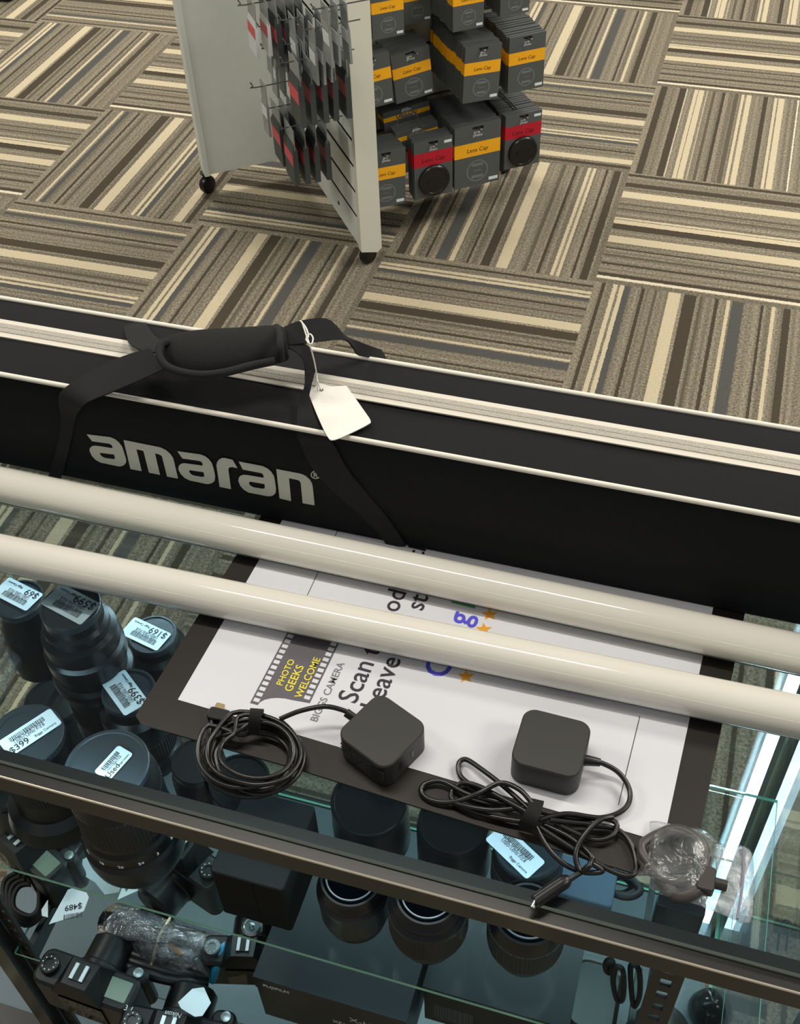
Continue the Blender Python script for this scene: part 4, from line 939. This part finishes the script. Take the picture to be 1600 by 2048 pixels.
def tagcard(poly, z, label, txt=None):
    root = empty('price_tag', label, 'price tag', (0, 0, 0)); b = MB(); b.poly([at(x, y, z) for x, y in poly], (0, 0, .0008)); b.build('tag_card', label_white, root)
    if txt:
        P, Q = at(*txt[1], z+.0009), at(*txt[2], z+.0009); d = (Q-P).normalized(); n = Vector((0, 0, 1)).cross(d)
        text_on('lettering', txt[0], ink, P, d, n, width=(Q-P).length, parent=root, bold=.01)
        b = MB(); rr = random.Random(9); L = (Q-P).length*1.1; x = 0
        while x < L:
            t = rr.uniform(.0005, .0012); p = P+d*x+n*.012; b.poly([p, p+d*t, p+d*t+n*.007, p+n*.007], (0, 0, .0002)); x += t+rr.uniform(.0006, .0012)
        b.build('barcode', ink, root)
    return root
tagcard([(98, 1849), (136, 1780), (150, 1775), (172, 1783), (178, 1795), (168, 1822), (152, 1832)], S2+.045, 'white price tag reading $489 beside a camera on the lower shelf', ('$489', (164, 1806), (130, 1812)))
tagcard([(356, 2005), (385, 1978), (408, 1975), (422, 2006), (405, 2032), (390, 2034), (362, 2017)], S2+.11, 'blank white tag lying face down at the bottom edge')
tagcard([(235, 1800), (248, 1768), (252, 1785), (262, 1772), (272, 1758), (280, 1780), (262, 1788)], S2+.05, 'small crumpled white tag above the film wrapped bundle')
tagcard([(165, 1720), (178, 1712), (215, 1760), (245, 1765), (238, 1785), (210, 1790), (190, 1765), (165, 1750)], S2+.02, 'pale blue paper slip lying behind the large lens')
tagcard([(402, 1735), (422, 1728), (458, 1762), (410, 1748)], S2+.06, 'small pale green corner of card behind the near rail')
tagcard([(83, 1820), (96, 1800), (96, 1835), (84, 1832)], S2+.04, 'round white tag end half hidden by the shelf bracket')
# small knob and cords near the carton
b = MB(); P = at(505, 1856, S2+.08); b.lathe([(.012, 0), (.013, .002), (.013, .006), (.010, .008), (.009, .006), (.001, .006)], 32, P); b.lathe([(.0035, .006), (.003, .0095), (.001, .0105)], 16, P); o = b.build('dial_cap', chrome, None, 40)
tag(o, 'small round chrome dial cap just left of the lettered carton', 'dial')
b = MB()
for k in range(4): b.tube([at(x, y, S2+.003+.006*k) for x, y in ((10+8*k, 1760+6*k), (50, 1745+8*k), (88-4*k, 1775), (92-5*k, 1815), (60, 1850-6*k), (22+3*k, 1835-5*k), (8+6*k, 1800))], .0035, 8, closed=True)
o = b.build('camera_strap', rubber, None, 60); tag(o, 'black camera strap coiled on the lower shelf at the left edge', 'strap')
# clear bag at the left edge on the upper shelf
film_sheet([(-30, 1290), (10, 1275), (46, 1305), (40, 1335), (18, 1375), (5, 1410), (-30, 1420)], S1+.045, S1+.085, 'plastic_pouch', 'clear plastic pouch at the left edge of the upper shelf', 'plastic bag', film, 4, .002, 3)
# hanging accessories at the right, inside the case
def hangcord(pts, r, name, label, m=rubber, cat='cord'):
    b = MB(); b.tube(pts, r, 8, closed=True); o = b.build(name, m, None, 60); tag(o, label, cat); return o
def atD(px, py, y): return at_y(px, py, y)
hangcord([atD(x, y, -2.20) for x, y in ((1232, 1935), (1226, 1960), (1232, 1995), (1240, 2002), (1246, 1995), (1248, 1962), (1244, 1938))], .003, 'hanging_cord', 'black cord loop hanging below the rail left of the slotted upright')
hangcord([atD(x, y, -2.19) for x, y in ((1262, 1930), (1262, 1970), (1266, 2008), (1272, 2010), (1280, 1985), (1278, 1940))], .003, 'hanging_cord', 'second black cord loop hanging nearest the slotted upright')
hangcord([atD(x, y, -2.19) for x, y in ((1214, 1925), (1213, 1938), (1220, 1944), (1226, 1934), (1222, 1922))], .004, 'hanging_cord', 'small black cord knot beside the light module reflection')
b = MB(); P = at(1180, 2000, .24); b.rbox(P.x-.03, P.y-.05, .1182, P.x+.04, P.y+.05, .26, .02); o = b.build('accessory_case', satin_black, None, 40); tag(o, 'rounded dark accessory case standing on the deck left of the upright', 'case')
b = MB(); P = at(1262, 2034, .20); P.x += .045; b.lathe([(.045, 0), (.05, .01), (.042, .06), (.02, .085), (.008, .09)], 32, (P.x, P.y, .1182)); o = b.build('lens_pouch', rubber, None, 40); tag(o, 'dark domed pouch on the deck beside the slotted upright', 'pouch')
b = MB(); P = at(1450, 2045, .15); P.x -= .02; P.y += .02; b.lathe([(.030, 0), (.032, .01), (.026, .03), (.010, .042), (.002, .044)], 32, (P.x, P.y, .1182)); o = b.build('dust_blower', mat('blower_black', (14, 15, 16), .15), None, 50); tag(o, 'glossy black dome on the deck right of the upright', 'dome')
# leaning clear blister cards near the right rail
b = MB(); P = at(1362, 1822, S1+.03); b.rbox(P.x-.026, P.y-.010, S1+.0004, P.x+.022, P.y+.006, S1+.05, .003); o = b.build('battery_pack', satin_black); tag(o, 'black block standing on the upper shelf under the zip bag', 'battery')
b = MB(); P = at(1172, 1770, S1+.02); b.rbox(P.x-.035, P.y-.022, S1+.0004, P.x+.030, P.y+.024, S1+.03, .004); o = b.build('blue_box', mat('pale_blue_box', (78, 98, 112), .4)); tag(o, 'pale blue box on the upper shelf under the barrel plug', 'box')
b = MB()
for k in range(3): b.tube([at(x+8*k, y+3*k, S1+.012+.004*k) for x, y in ((1205, 1760), (1225, 1745), (1250, 1755), (1265, 1775), (1245, 1788), (1215, 1782))], .004, 8, closed=True)
o = b.build('lens_strap', rubber, None, 60); tag(o, 'tangled black strap on the upper shelf under the cable bundle end', 'strap')
# clear glass riser pieces leaning at the right of the case
b = MB(); b.tube([atD(1555, 1900, -1.9), atD(1560, 1860, -1.9), atD(1572, 1838, -1.9), atD(1578, 1850, -1.9), atD(1572, 1900, -1.9)], .0022, 8); o = b.build('wire_hook', mat('wire_grey', (150, 160, 155), .3, .6), None, 60); tag(o, 'bent pale wire hook at the far right of the showcase', 'hook')
